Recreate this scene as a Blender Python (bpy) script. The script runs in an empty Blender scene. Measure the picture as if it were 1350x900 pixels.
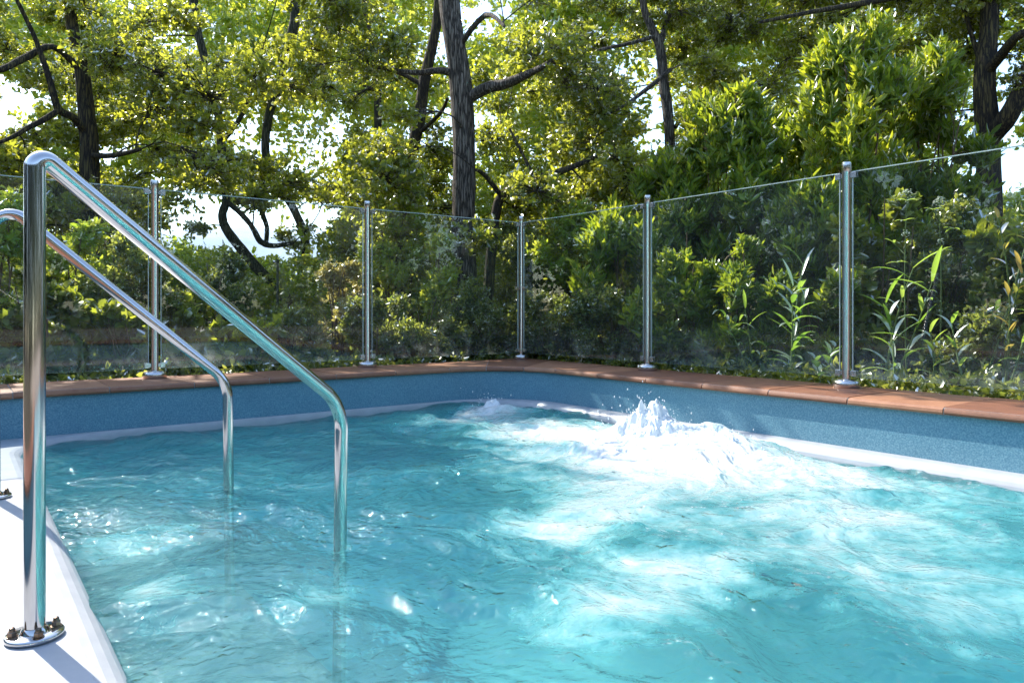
import bpy, bmesh, math, random
import numpy as np
from mathutils import Vector

random.seed(7)
rng = np.random.default_rng(7)
SC = bpy.context.scene
COL = SC.collection

# ------------------------------------------------------------------ camera, sky, sun, exposure
F = 967.0                       # focal length in photograph pixels (1350 wide)
CAMZ = 0.70
HORIZON = 409.0
cd = bpy.data.cameras.new('camera')
cam = bpy.data.objects.new('camera', cd)
COL.objects.link(cam)
cam.location = (0, 0, CAMZ)
cam.rotation_euler = (math.radians(90), 0, 0)
cd.sensor_width = 36.0
cd.lens = F / 1350 * 36.0
cd.shift_y = -(450 - HORIZON) / 1350
cd.clip_start = 0.02
cd.clip_end = 3000
SC.camera = cam

SUN_AZ = math.radians(-49.0)    # measured from +Y towards +X
SUN_EL = math.radians(43.0)
SUN = np.array([math.sin(SUN_AZ) * math.cos(SUN_EL), math.cos(SUN_AZ) * math.cos(SUN_EL), math.sin(SUN_EL)])
w = bpy.data.worlds.new('World')
SC.world = w
w.use_nodes = True
nt = w.node_tree
sky = nt.nodes.new('ShaderNodeTexSky')
sky.sky_type = 'NISHITA'
sky.sun_disc = False
sky.sun_elevation = SUN_EL
sky.sun_rotation = SUN_AZ
sky.air_density = 1.0
sky.dust_density = 0.6
bg = nt.nodes['Background']
bg.inputs['Strength'].default_value = 0.15
nt.links.new(sky.outputs[0], bg.inputs['Color'])

sl = bpy.data.lights.new('sun', 'SUN')
sl.energy = 2.75
sl.angle = math.radians(0.55)
sl.color = (1.0, 0.94, 0.84)
so = bpy.data.objects.new('sun', sl)
COL.objects.link(so)
so.rotation_euler = Vector(SUN).to_track_quat('Z', 'Y').to_euler()
so.location = (-8, 8, 12)

vs = SC.view_settings
vs.view_transform = 'Standard'
vs.look = 'None'
vs.gamma = 1.0
vs.use_curve_mapping = False
vs.exposure = 1.7
cy = SC.cycles
cy.max_bounces = 12
cy.diffuse_bounces = 6
cy.glossy_bounces = 4
cy.transmission_bounces = 8
cy.transparent_max_bounces = 16
cy.sample_clamp_indirect = 8.0
cy.caustics_reflective = False
cy.blur_glossy = 0.3
cy.use_denoising = True
cy.denoiser = 'OPENIMAGEDENOISE'
cy.denoising_prefilter = 'ACCURATE'
cy.denoising_input_passes = 'RGB_ALBEDO_NORMAL'

# ------------------------------------------------------------------ frames and small helpers
RU = np.array([0.7965, 0.6046])          # across the pool (left -> right wall)
RV = np.array([-0.6046, 0.7965])         # along the pool (towards the back wall)

def W(u, v, z=0.0):
    p = u * RU + v * RV
    return (float(p[0]), float(p[1]), float(z))

def UV(x, y):
    return x * RU[0] + y * RU[1], x * RV[0] + y * RV[1]

def at(px, py, Y):
    return np.array([(px - 675.0) / F * Y, Y, CAMZ - (py - HORIZON) / F * Y])

def set_props(o, label=None, cat=None, group=None, kind=None):
    if label: o['label'] = label
    if cat: o['category'] = cat
    if group: o['group'] = group
    if kind: o['kind'] = kind
    return o

def link(o, parent=None):
    COL.objects.link(o)
    if parent is not None:
        o.parent = parent
        o.matrix_parent_inverse = parent.matrix_basis.inverted()
    return o

def empty(name, loc, label, cat, group=None, rz=0.0):
    o = bpy.data.objects.new(name, None)
    o.empty_display_size = 0.1
    o.location = loc
    o.rotation_euler = (0, 0, rz)
    COL.objects.link(o)
    return set_props(o, label, cat, group)

class MB:
    """collects polygons of one mesh"""
    def __init__(self):
        self.v = []; self.f = []; self.m = []
    def add(self, verts, faces, mi=0):
        b = len(self.v)
        self.v.extend([tuple(map(float, p)) for p in verts])
        self.f.extend([tuple(b + i for i in fc) for fc in faces])
        self.m.extend([mi] * len(faces))
    def tube(self, pts, radii, n=10, cap=True, mi=0, jitter=0.0):
        pts = [np.asarray(p, float) for p in pts]
        if np.isscalar(radii): radii = [radii] * len(pts)
        N = len(pts)
        T = []
        for i in range(N):
            a = pts[max(i - 1, 0)]; b = pts[min(i + 1, N - 1)]
            d = b - a
            T.append(d / (np.linalg.norm(d) + 1e-9))
        ref = np.array([1.0, 0, 0]) if abs(T[0][0]) < 0.8 else np.array([0, 1.0, 0])
        u = ref - T[0] * ref.dot(T[0]); u /= np.linalg.norm(u)
        verts = []; faces = []
        for i in range(N):
            u = u - T[i] * u.dot(T[i]); u /= (np.linalg.norm(u) + 1e-9)
            vv = np.cross(T[i], u)
            for k in range(n):
                a = 2 * math.pi * k / n
                r = radii[i] * (1 + (rng.uniform(-jitter, jitter) if jitter else 0))
                verts.append(pts[i] + (u * math.cos(a) + vv * math.sin(a)) * r)
        for i in range(N - 1):
            for k in range(n):
                k2 = (k + 1) % n
                faces.append((i * n + k, i * n + k2, (i + 1) * n + k2, (i + 1) * n + k))
        if cap:
            faces.append(tuple(range(n - 1, -1, -1)))
            faces.append(tuple((N - 1) * n + k for k in range(n)))
        self.add(verts, faces, mi)
    def lathe(self, c, prof, n=32, mi=0, axis=None):
        """prof: list of (radius, z)"""
        c = np.asarray(c, float)
        verts = []; faces = []
        for r, z in prof:
            for k in range(n):
                a = 2 * math.pi * k / n
                verts.append(c + np.array([r * math.cos(a), r * math.sin(a), z]))
        for i in range(len(prof) - 1):
            for k in range(n):
                k2 = (k + 1) % n
                faces.append((i * n + k, i * n + k2, (i + 1) * n + k2, (i + 1) * n + k))
        faces.append(tuple(range(n - 1, -1, -1)))
        faces.append(tuple((len(prof) - 1) * n + k for k in range(n)))
        self.add(verts, faces, mi)
    def box(self, c, ax, ay, az, mi=0):
        """c centre, ax ay az half-extent vectors"""
        c = np.asarray(c, float); ax = np.asarray(ax, float); ay = np.asarray(ay, float); az = np.asarray(az, float)
        vs_ = [c + sx * ax + sy * ay + sz * az for sz in (-1, 1) for sy in (-1, 1) for sx in (-1, 1)]
        self.add(vs_, [(0, 2, 3, 1), (4, 5, 7, 6), (0, 1, 5, 4), (2, 6, 7, 3), (0, 4, 6, 2), (1, 3, 7, 5)], mi)
    def build(self, name, mats, parent=None, smooth=True, bevel=0.0, sharp=40):
        me = bpy.data.meshes.new(name)
        me.from_pydata(self.v, [], self.f)
        if not isinstance(mats, (list, tuple)): mats = [mats]
        for m in mats: me.materials.append(m)
        if len(mats) > 1: me.polygons.foreach_set('material_index', self.m)
        me.update()
        if smooth:
            me.polygons.foreach_set('use_smooth', [True] * len(me.polygons))
            me.set_sharp_from_angle(angle=math.radians(sharp))
        o = bpy.data.objects.new(name, me)
        link(o, parent)
        if bevel > 0:
            b = o.modifiers.new('bevel', 'BEVEL')
            b.width = bevel; b.segments = 2; b.limit_method = 'ANGLE'; b.angle_limit = math.radians(40)
        return o

# ------------------------------------------------------------------ materials
def mat(name):
    m = bpy.data.materials.new(name)
    m.use_nodes = True
    n = m.node_tree.nodes
    p = n['Principled BSDF']
    return m, m.node_tree, p

def node(t, typ, **kw):
    n = t.nodes.new(typ)
    for k, v in kw.items():
        if hasattr(n, k): setattr(n, k, v)
    return n

def noise(t, scale, detail=4, rough=0.55, dist=0.0, coord=None, kind='Object'):
    n = t.nodes.new('ShaderNodeTexNoise')
    n.inputs['Scale'].default_value = scale
    n.inputs['Detail'].default_value = detail
    n.inputs['Roughness'].default_value = rough
    n.inputs['Distortion'].default_value = dist
    if coord is None:
        tc = t.nodes.new('ShaderNodeTexCoord'); coord = tc.outputs[kind]
    t.links.new(coord, n.inputs['Vector'])
    return n

def ramp(t, fac, stops):
    r = t.nodes.new('ShaderNodeValToRGB')
    e = r.color_ramp.elements
    while len(e) > 1: e.remove(e[-1])
    e[0].position = stops[0][0]; e[0].color = (*stops[0][1], 1)
    for p, c in stops[1:]:
        x = e.new(p); x.color = (*c, 1)
    t.links.new(fac, r.inputs[0])
    return r

def maprange(t, val, a, b, c=0.0, d=1.0, smooth=True):
    m = t.nodes.new('ShaderNodeMapRange')
    m.interpolation_type = 'SMOOTHSTEP' if smooth else 'LINEAR'
    t.links.new(val, m.inputs['Value'])
    for k, x in zip(('From Min', 'From Max', 'To Min', 'To Max'), (a, b, c, d)):
        m.inputs[k].default_value = x
    return m.outputs['Result']

def math_n(t, op, a, b=None):
    m = t.nodes.new('ShaderNodeMath'); m.operation = op
    for i, x in enumerate((a, b)):
        if x is None: continue
        if isinstance(x, (int, float)): m.inputs[i].default_value = x
        else: t.links.new(x, m.inputs[i])
    return m.outputs[0]

def bump(t, h, strength=0.3, dist=0.01, normal=None):
    b = t.nodes.new('ShaderNodeBump')
    b.inputs['Strength'].default_value = strength
    b.inputs['Distance'].default_value = dist
    t.links.new(h, b.inputs['Height'])
    if normal is not None: t.links.new(normal, b.inputs['Normal'])
    return b.outputs[0]

def steel(name, base, rough, aniso_scale):
    m, t, p = mat(name)
    p.inputs['Metallic'].default_value = 1.0
    tc = t.nodes.new('ShaderNodeTexCoord')
    mp = t.nodes.new('ShaderNodeMapping'); mp.inputs['Scale'].default_value = aniso_scale
    t.links.new(tc.outputs['Object'], mp.inputs[0])
    n1 = noise(t, 6, 6, 0.6, coord=mp.outputs[0])
    n2 = noise(t, 5, 3)
    r = ramp(t, n1.outputs[0], [(0.3, tuple(x * 0.95 for x in base)), (0.7, base)])
    t.links.new(r.outputs[0], p.inputs['Base Color'])
    t.links.new(maprange(t, n2.outputs[0], 0.35, 0.75, rough, rough * 1.35), p.inputs['Roughness'])
    t.links.new(bump(t, n1.outputs[0], 0.012, 0.001), p.inputs['Normal'])
    return m

M = {}
M['polished'] = steel('polished_steel', (0.62, 0.60, 0.585), 0.10, (3, 3, 1))
M['brushed'] = steel('brushed_steel', (0.66, 0.64, 0.62), 0.2, (30, 30, 0.6))

m, t, p = mat('bolt_steel')
p.inputs['Metallic'].default_value = 1.0
n1 = noise(t, 60, 3)
r = ramp(t, n1.outputs[0], [(0.35, (0.16, 0.105, 0.07)), (0.65, (0.26, 0.19, 0.14))])
t.links.new(r.outputs[0], p.inputs['Base Color']); p.inputs['Roughness'].default_value = 0.3
M['bolt'] = m

# white gelcoat
m, t, p = mat('gelcoat_white')
n1 = noise(t, 9, 5); n2 = noise(t, 400, 2)
r = ramp(t, n1.outputs[0], [(0.3, (0.37, 0.38, 0.40)), (0.7, (0.46, 0.47, 0.48))])
t.links.new(r.outputs[0], p.inputs['Base Color'])
p.inputs['Roughness'].default_value = 0.35
t.links.new(bump(t, n2.outputs[0], 0.25, 0.0015), p.inputs['Normal'])
M['gelcoat'] = m

# submerged shell: pale turquoise gelcoat
m, t, p = mat('gelcoat_turquoise')
n1 = noise(t, 2, 5)
r = ramp(t, n1.outputs[0], [(0.3, (0.42, 0.80, 0.82)), (0.7, (0.54, 0.86, 0.87))])
t.links.new(r.outputs[0], p.inputs['Base Color']); p.inputs['Roughness'].default_value = 0.4
M['shell_under'] = m

# blue speckled wall
m, t, p = mat('blue_render')
n1 = noise(t, 140, 3, 0.7); n2 = noise(t, 3.0, 5); n3 = noise(t, 260, 2)
r = ramp(t, n1.outputs[0], [(0.30, (0.080, 0.20, 0.275)), (0.5, (0.135, 0.305, 0.39)), (0.72, (0.28, 0.46, 0.52))])
mx = node(t, 'ShaderNodeMixRGB', blend_type='MULTIPLY'); mx.inputs[0].default_value = 0.5
r2 = ramp(t, n2.outputs[0], [(0.3, (0.75, 0.78, 0.8)), (0.7, (1.0, 1.0, 1.0))])
t.links.new(r.outputs[0], mx.inputs[1]); t.links.new(r2.outputs[0], mx.inputs[2])
t.links.new(mx.outputs[0], p.inputs['Base Color'])
p.inputs['Roughness'].default_value = 0.62
t.links.new(bump(t, n3.outputs[0], 0.5, 0.003), p.inputs['Normal'])
M['blue_wall'] = m

# terracotta
m, t, p = mat('terracotta')
at_ = node(t, 'ShaderNodeAttribute', attribute_name='tint')
n1 = noise(t, 14, 6, 0.65); n2 = noise(t, 160, 3, 0.7)
s = math_n(t, 'ADD', math_n(t, 'MULTIPLY', at_.outputs['Fac'], 0.45), math_n(t, 'MULTIPLY', n1.outputs[0], 0.6))
r = ramp(t, s, [(0.15, (0.12, 0.050, 0.028)), (0.5, (0.245, 0.098, 0.048)), (0.85, (0.40, 0.19, 0.10))])
t.links.new(r.outputs[0], p.inputs['Base Color'])
p.inputs['Roughness'].default_value = 0.6
t.links.new(bump(t, n2.outputs[0], 0.35, 0.004, None), p.inputs['Normal'])
M['terracotta'] = m

m, t, p = mat('mortar')
n1 = noise(t, 60, 4)
r = ramp(t, n1.outputs[0], [(0.3, (0.28, 0.24, 0.22)), (0.7, (0.48, 0.43, 0.40))])
t.links.new(r.outputs[0], p.inputs['Base Color']); p.inputs['Roughness'].default_value = 0.9
M['mortar'] = m

# soil
m, t, p = mat('soil')
n1 = noise(t, 3, 8, 0.7); n2 = noise(t, 60, 5, 0.7)
s = math_n(t, 'ADD', math_n(t, 'MULTIPLY', n1.outputs[0], 0.5), math_n(t, 'MULTIPLY', n2.outputs[0], 0.5))
r = ramp(t, s, [(0.35, (0.030, 0.022, 0.014)), (0.5, (0.065, 0.050, 0.028)), (0.66, (0.13, 0.10, 0.055))])
t.links.new(r.outputs[0], p.inputs['Base Color']); p.inputs['Roughness'].default_value = 0.95
t.links.new(bump(t, n2.outputs[0], 0.8, 0.03), p.inputs['Normal'])
M['soil'] = m

# bark
def bark(name, lo, hi):
    m, t, p = mat(name)
    tc = t.nodes.new('ShaderNodeTexCoord')
    mp = t.nodes.new('ShaderNodeMapping'); mp.inputs['Scale'].default_value = (13, 13, 1.1)
    t.links.new(tc.outputs['Object'], mp.inputs[0])
    v = t.nodes.new('ShaderNodeTexVoronoi'); v.feature = 'DISTANCE_TO_EDGE'; v.inputs['Scale'].default_value = 3.2
    n1 = noise(t, 3, 6, 0.7, 0.6, coord=mp.outputs[0])
    mixv = node(t, 'ShaderNodeMixRGB', blend_type='ADD'); mixv.inputs[0].default_value = 0.6
    t.links.new(mp.outputs[0], mixv.inputs[1]); t.links.new(n1.outputs['Color'], mixv.inputs[2])
    t.links.new(mixv.outputs[0], v.inputs['Vector'])
    s = math_n(t, 'ADD', maprange(t, v.outputs['Distance'], 0.0, 0.22, 0, 0.6), math_n(t, 'MULTIPLY', n1.outputs[0], 0.5))
    r = ramp(t, s, [(0.2, tuple(x * 0.35 for x in lo)), (0.5, lo), (0.95, hi)])
    t.links.new(r.outputs[0], p.inputs['Base Color']); p.inputs['Roughness'].default_value = 0.95
    t.links.new(bump(t, s, 0.9, 0.03), p.inputs['Normal'])
    return m
M['bark'] = bark('oak_bark', (0.11, 0.09, 0.075), (0.28, 0.24, 0.20))
M['bark_dark'] = bark('dark_bark', (0.055, 0.042, 0.033), (0.14, 0.11, 0.04))
M['bark_moss'] = bark('mossy_bark', (0.055, 0.060, 0.025), (0.15, 0.13, 0.085))
m, t, p = mat('stem')
n1 = noise(t, 30, 4)
r = ramp(t, n1.outputs[0], [(0.3, (0.09, 0.055, 0.03)), (0.7, (0.20, 0.13, 0.07))])
t.links.new(r.outputs[0], p.inputs['Base Color']); p.inputs['Roughness'].default_value = 0.8
M['stem'] = m
m, t, p = mat('green_stem')
n1 = noise(t, 30, 4)
r = ramp(t, n1.outputs[0], [(0.3, (0.08, 0.13, 0.03)), (0.7, (0.16, 0.22, 0.06))])
t.links.new(r.outputs[0], p.inputs['Base Color']); p.inputs['Roughness'].default_value = 0.6
M['green_stem'] = m

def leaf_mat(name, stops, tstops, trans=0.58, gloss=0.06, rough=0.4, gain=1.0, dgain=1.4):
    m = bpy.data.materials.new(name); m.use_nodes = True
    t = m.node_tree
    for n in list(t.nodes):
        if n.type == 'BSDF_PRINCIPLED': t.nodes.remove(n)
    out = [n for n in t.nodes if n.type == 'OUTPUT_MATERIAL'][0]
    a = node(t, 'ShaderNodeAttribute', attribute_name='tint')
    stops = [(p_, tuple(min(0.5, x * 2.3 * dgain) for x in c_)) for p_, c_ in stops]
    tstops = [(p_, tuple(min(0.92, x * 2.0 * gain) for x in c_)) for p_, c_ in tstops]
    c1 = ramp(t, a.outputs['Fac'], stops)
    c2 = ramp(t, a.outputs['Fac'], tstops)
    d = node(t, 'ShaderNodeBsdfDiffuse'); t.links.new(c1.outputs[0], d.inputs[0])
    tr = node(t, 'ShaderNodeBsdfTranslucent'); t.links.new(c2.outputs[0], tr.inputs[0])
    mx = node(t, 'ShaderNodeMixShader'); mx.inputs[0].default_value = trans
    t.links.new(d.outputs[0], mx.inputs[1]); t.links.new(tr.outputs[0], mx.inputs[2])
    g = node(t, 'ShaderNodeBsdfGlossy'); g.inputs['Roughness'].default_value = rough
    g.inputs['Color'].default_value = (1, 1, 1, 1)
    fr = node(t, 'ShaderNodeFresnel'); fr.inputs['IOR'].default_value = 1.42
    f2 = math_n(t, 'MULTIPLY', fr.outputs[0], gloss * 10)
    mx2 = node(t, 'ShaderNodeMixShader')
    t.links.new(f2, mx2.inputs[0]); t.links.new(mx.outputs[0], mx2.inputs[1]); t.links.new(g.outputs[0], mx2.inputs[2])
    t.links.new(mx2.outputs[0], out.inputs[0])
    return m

M['leaf_oak'] = leaf_mat('oak_leaf',
    [(0.0, (0.025, 0.037, 0.010)), (0.5, (0.053, 0.071, 0.015)), (0.85, (0.100, 0.112, 0.020)), (1.0, (0.14, 0.12, 0.03))],
    [(0.0, (0.20, 0.23, 0.022)), (0.5, (0.40, 0.41, 0.032)), (0.85, (0.60, 0.56, 0.045)), (1.0, (0.65, 0.55, 0.08))])
M['leaf_laurel'] = leaf_mat('laurel_leaf',
    [(0.0, (0.022, 0.040, 0.008)), (0.5, (0.045, 0.075, 0.011)), (0.85, (0.095, 0.13, 0.018)), (1.0, (0.17, 0.14, 0.03))],
    [(0.0, (0.15, 0.22, 0.015)), (0.5, (0.34, 0.385, 0.02)), (0.85, (0.55, 0.55, 0.03)), (1.0, (0.62, 0.50, 0.05))], gloss=0.05, rough=0.42, gain=0.9, dgain=1.6)
M['leaf_fine'] = leaf_mat('small_leaf',
    [(0.0, (0.020, 0.032, 0.010)), (0.5, (0.050, 0.064, 0.020)), (0.85, (0.10, 0.10, 0.03)), (1.0, (0.17, 0.11, 0.045))],
    [(0.0, (0.16, 0.20, 0.03)), (0.5, (0.33, 0.34, 0.05)), (0.85, (0.50, 0.46, 0.07)), (1.0, (0.6, 0.4, 0.10))])
M['leaf_dry'] = leaf_mat('dry_leaf',
    [(0.0, (0.05, 0.050, 0.018)), (0.5, (0.11, 0.085, 0.032)), (1.0, (0.22, 0.14, 0.06))],
    [(0.0, (0.26, 0.26, 0.05)), (0.5, (0.50, 0.38, 0.09)), (1.0, (0.65, 0.42, 0.16))], trans=0.45)
M['leaf_bright'] = leaf_mat('young_leaf',
    [(0.0, (0.045, 0.080, 0.014)), (0.5, (0.085, 0.13, 0.020)), (1.0, (0.16, 0.18, 0.03))],
    [(0.0, (0.30, 0.40, 0.03)), (0.5, (0.50, 0.60, 0.04)), (1.0, (0.70, 0.70, 0.06))], trans=0.55)
M['leaf_long'] = leaf_mat('long_leaf',
    [(0.0, (0.030, 0.070, 0.020)), (0.5, (0.060, 0.12, 0.028)), (1.0, (0.15, 0.20, 0.05))],
    [(0.0, (0.18, 0.33, 0.03)), (0.5, (0.32, 0.48, 0.05)), (1.0, (0.52, 0.60, 0.10))], gloss=0.04, rough=0.45, gain=0.7, dgain=0.9)
M['leaf_screen'] = leaf_mat('dark_screen_leaf', [(0.0, (0.010, 0.016, 0.006)), (1.0, (0.022, 0.032, 0.010))], [(0.0, (0.01, 0.02, 0.004)), (1.0, (0.03, 0.045, 0.008))], trans=0.3, gloss=0.02)  # leaves darkened so the added woods reflect dimly in the glass
M['leaf_red'] = leaf_mat('bronze_leaf',
    [(0.0, (0.05, 0.06, 0.02)), (0.5, (0.12, 0.07, 0.025)), (1.0, (0.24, 0.09, 0.03))],
    [(0.0, (0.3, 0.35, 0.05)), (0.5, (0.55, 0.32, 0.06)), (1.0, (0.7, 0.26, 0.06))])
m, t, p = mat('flower_white')
n1 = noise(t, 50, 3)
r = ramp(t, n1.outputs[0], [(0.3, (0.55, 0.6, 0.4)), (0.7, (0.8, 0.8, 0.7))])
t.links.new(r.outputs[0], p.inputs['Base Color']); p.inputs['Roughness'].default_value = 0.7
M['flower'] = m

# clear panel with water marks
m = bpy.data.materials.new('clear_glass'); m.use_nodes = True
t = m.node_tree; t.nodes.remove(t.nodes['Principled BSDF'])
out = [n for n in t.nodes if n.type == 'OUTPUT_MATERIAL'][0]
tr = node(t, 'ShaderNodeBsdfTransparent'); tr.inputs[0].default_value = (0.92, 0.955, 0.955, 1)
gl = node(t, 'ShaderNodeBsdfGlossy'); gl.inputs['Roughness'].default_value = 0.0
df = node(t, 'ShaderNodeBsdfDiffuse'); df.inputs[0].default_value = (0.62, 0.66, 0.64, 1)
tl = node(t, 'ShaderNodeBsdfTranslucent'); tl.inputs[0].default_value = (0.62, 0.66, 0.64, 1)
dd = node(t, 'ShaderNodeMixShader'); dd.inputs[0].default_value = 0.5
t.links.new(df.outputs[0], dd.inputs[1]); t.links.new(tl.outputs[0], dd.inputs[2])
tc = node(t, 'ShaderNodeTexCoord')
sx = node(t, 'ShaderNodeSeparateXYZ'); t.links.new(tc.outputs['Object'], sx.inputs[0])
low = maprange(t, sx.outputs['Z'], 0.30, 0.62, 1.0, 0.0)
n1 = noise(t, 5, 8, 0.7, 0.8); n2 = noise(t, 1.3, 3, 0.6)
mp = node(t, 'ShaderNodeMapping'); mp.inputs['Scale'].default_value = (14, 14, 1.1)
t.links.new(tc.outputs['Object'], mp.inputs[0])
n3 = noise(t, 2, 3, 0.6, coord=mp.outputs[0])
marks = math_n(t, 'MULTIPLY', low, maprange(t, n1.outputs[0], 0.42, 0.75, 0.01, 0.22))
runs = math_n(t, 'MULTIPLY', maprange(t, n3.outputs[0], 0.55, 0.75, 0.0, 0.02), maprange(t, n2.outputs[0], 0.4, 0.65))
film = math_n(t, 'ADD', math_n(t, 'ADD', marks, runs), maprange(t, n2.outputs[0], 0.35, 0.75, 0.006, 0.03))
mxa = node(t, 'ShaderNodeMixShader'); t.links.new(film, mxa.inputs[0])
t.links.new(tr.outputs[0], mxa.inputs[1]); t.links.new(dd.outputs[0], mxa.inputs[2])
lw = node(t, 'ShaderNodeLayerWeight'); lw.inputs['Blend'].default_value = 0.5
sch = math_n(t, 'ADD', math_n(t, 'MULTIPLY', math_n(t, 'POWER', lw.outputs['Facing'], 5.0), 0.7), 0.025)
mxb = node(t, 'ShaderNodeMixShader'); t.links.new(sch, mxb.inputs[0])
t.links.new(mxa.outputs[0], mxb.inputs[1]); t.links.new(gl.outputs[0], mxb.inputs[2])
t.links.new(mxb.outputs[0], out.inputs[0])
M['glass'] = m
m, t, p = mat('glass_edge')
n1 = noise(t, 20, 3)
r = ramp(t, n1.outputs[0], [(0.3, (0.42, 0.50, 0.46)), (0.7, (0.56, 0.64, 0.60))])
t.links.new(r.outputs[0], p.inputs['Base Color']); p.inputs['Roughness'].default_value = 0.15
M['glass_edge'] = m

# water
WATER_Z = -0.048
m = bpy.data.materials.new('pool_water'); m.use_nodes = True
t = m.node_tree; t.nodes.remove(t.nodes['Principled BSDF'])
out = [n for n in t.nodes if n.type == 'OUTPUT_MATERIAL'][0]
fa = node(t, 'ShaderNodeAttribute', attribute_name='foam')
wv = node(t, 'ShaderNodeAttribute', attribute_name='warp')
n1 = noise(t, 2.2, 4, 0.55, 0.35, coord=wv.outputs['Vector'])
n2 = noise(t, 11.0, 4, 0.6, 0.25)
nn = math_n(t, 'ADD', math_n(t, 'MULTIPLY', n1.outputs[0], 0.6), math_n(t, 'MULTIPLY', n2.outputs[0], 0.4))
nn = math_n(t, 'SUBTRACT', nn, 0.5)
milk = maprange(t, math_n(t, 'ADD', fa.outputs['Fac'], math_n(t, 'MULTIPLY', nn, 1.9)), 0.0, 1.0)
white = maprange(t, math_n(t, 'ADD', fa.outputs['Fac'], math_n(t, 'MULTIPLY', nn, 2.2)), 0.75, 1.5)
c1 = ramp(t, milk, [(0.0, (0.062, 0.37, 0.41)), (0.35, (0.125, 0.45, 0.465)), (0.7, (0.24, 0.47, 0.465)), (1.0, (0.43, 0.555, 0.535))])
cm = node(t, 'ShaderNodeMixRGB'); t.links.new(white, cm.inputs[0]); t.links.new(c1.outputs[0], cm.inputs[1]); cm.inputs[2].default_value = (0.66, 0.70, 0.70, 1)
b1 = noise(t, 8, 2.5, 0.5, 0.6, coord=wv.outputs['Vector']); b2 = noise(t, 30, 2.5, 0.5, 0.4)
bh = math_n(t, 'ADD', b1.outputs[0], math_n(t, 'MULTIPLY', b2.outputs[0], 0.35))
nrm = bump(t, bh, 1.0, 0.035)
df0 = node(t, 'ShaderNodeBsdfDiffuse'); t.links.new(cm.outputs[0], df0.inputs[0]); t.links.new(nrm, df0.inputs['Normal'])
ss = node(t, 'ShaderNodeSubsurfaceScattering', falloff='BURLEY'); t.links.new(cm.outputs[0], ss.inputs['Color'])
ss.inputs['Scale'].default_value = 0.38; ss.inputs['Radius'].default_value = (0.35, 1.0, 1.1); t.links.new(nrm, ss.inputs['Normal'])
df = node(t, 'ShaderNodeMixShader'); t.links.new(maprange(t, white, 0, 1, 0.75, 0.0), df.inputs[0])
t.links.new(df0.outputs[0], df.inputs[1]); t.links.new(ss.outputs[0], df.inputs[2])
rf = node(t, 'ShaderNodeBsdfRefraction'); rf.inputs['IOR'].default_value = 1.33; rf.inputs['Roughness'].default_value = 0.02
rf.inputs['Color'].default_value = (0.70, 0.97, 0.965, 1); t.links.new(nrm, rf.inputs['Normal'])
tp = node(t, 'ShaderNodeBsdfTransparent'); tp.inputs[0].default_value = (0.70, 0.97, 0.965, 1)
m1 = node(t, 'ShaderNodeMixShader'); m1.inputs[0].default_value = 0.44
t.links.new(rf.outputs[0], m1.inputs[1]); t.links.new(tp.outputs[0], m1.inputs[2])
clear = maprange(t, milk, 0.0, 0.9, 0.82, 0.22)
clear = math_n(t, 'MULTIPLY', clear, math_n(t, 'SUBTRACT', 1.0, white))
m2 = node(t, 'ShaderNodeMixShader'); t.links.new(clear, m2.inputs[0])
t.links.new(df.outputs[0], m2.inputs[1]); t.links.new(m1.outputs[0], m2.inputs[2])
gl = node(t, 'ShaderNodeBsdfGlossy'); t.links.new(nrm, gl.inputs['Normal'])
t.links.new(maprange(t, white, 0, 1, 0.03, 0.45), gl.inputs['Roughness'])
fr = node(t, 'ShaderNodeFresnel'); fr.inputs['IOR'].default_value = 1.33; t.links.new(nrm, fr.inputs['Normal'])
m3 = node(t, 'ShaderNodeMixShader'); t.links.new(math_n(t, 'MULTIPLY', fr.outputs[0], maprange(t, white, 0, 1, 1.0, 0.3)), m3.inputs[0])
t.links.new(m2.outputs[0], m3.inputs[1]); t.links.new(gl.outputs[0], m3.inputs[2])
t.links.new(m3.outputs[0], out.inputs[0])
M['water'] = m

m, t, p = mat('splash_foam')
n1 = noise(t, 30, 3)
r = ramp(t, n1.outputs[0], [(0.3, (0.66, 0.72, 0.73)), (0.7, (0.78, 0.81, 0.81))])
t.links.new(r.outputs[0], p.inputs['Base Color']); p.inputs['Roughness'].default_value = 0.25
M['splash'] = m

# ------------------------------------------------------------------ pool
U0, U1, V0, V1 = -0.35, 3.66, -1.4, 4.85
COP_Z = 0.254

def rr(u0, u1, v0, v1, R, k=14):
    out = []
    for cx, cy_, a0 in ((u1 - R, v1 - R, 0), (u0 + R, v1 - R, 90), (u0 + R, v0 + R, 180), (u1 - R, v0 + R, 270)):
        for i in range(k + 1):
            a = math.radians(a0 + 90.0 * i / k)
            out.append((cx + R * math.cos(a), cy_ + R * math.sin(a)))
    return out

def loops_mesh(mb, loops, mi=None, cap=False):
    n = len(loops[0])
    for j in range(len(loops) - 1):
        a, b = loops[j], loops[j + 1]
        vs_ = [W(*q) for q in a] + [W(*q) for q in b]
        fs = [(i, (i + 1) % n, n + (i + 1) % n, n + i) for i in range(n)]
        mb.add(vs_, fs, (mi[j] if mi else 0))
    if cap:
        mb.add([W(*q) for q in loops[-1]], [tuple(range(n))], (mi[-1] if mi else 0))

def lift(loop, z): return [(u, v, z) for u, v in loop]

pool = empty('swimming_pool', W(1.65, 1.7, -1.1), 'pool with white moulded rim, speckled blue upper wall and terracotta tiled edge', 'pool')
# blue wall
mb = MB()
wl = rr(U0, U1, V0, V1, 0.6)
wl2 = rr(U0 - .004, U1 + .004, V0 - .004, V1 + .004, 0.604)
loops_mesh(mb, [lift(wl, -0.02), lift(wl2, 0.222)])
mb.build('upper_wall', M['blue_wall'], pool)
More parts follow.
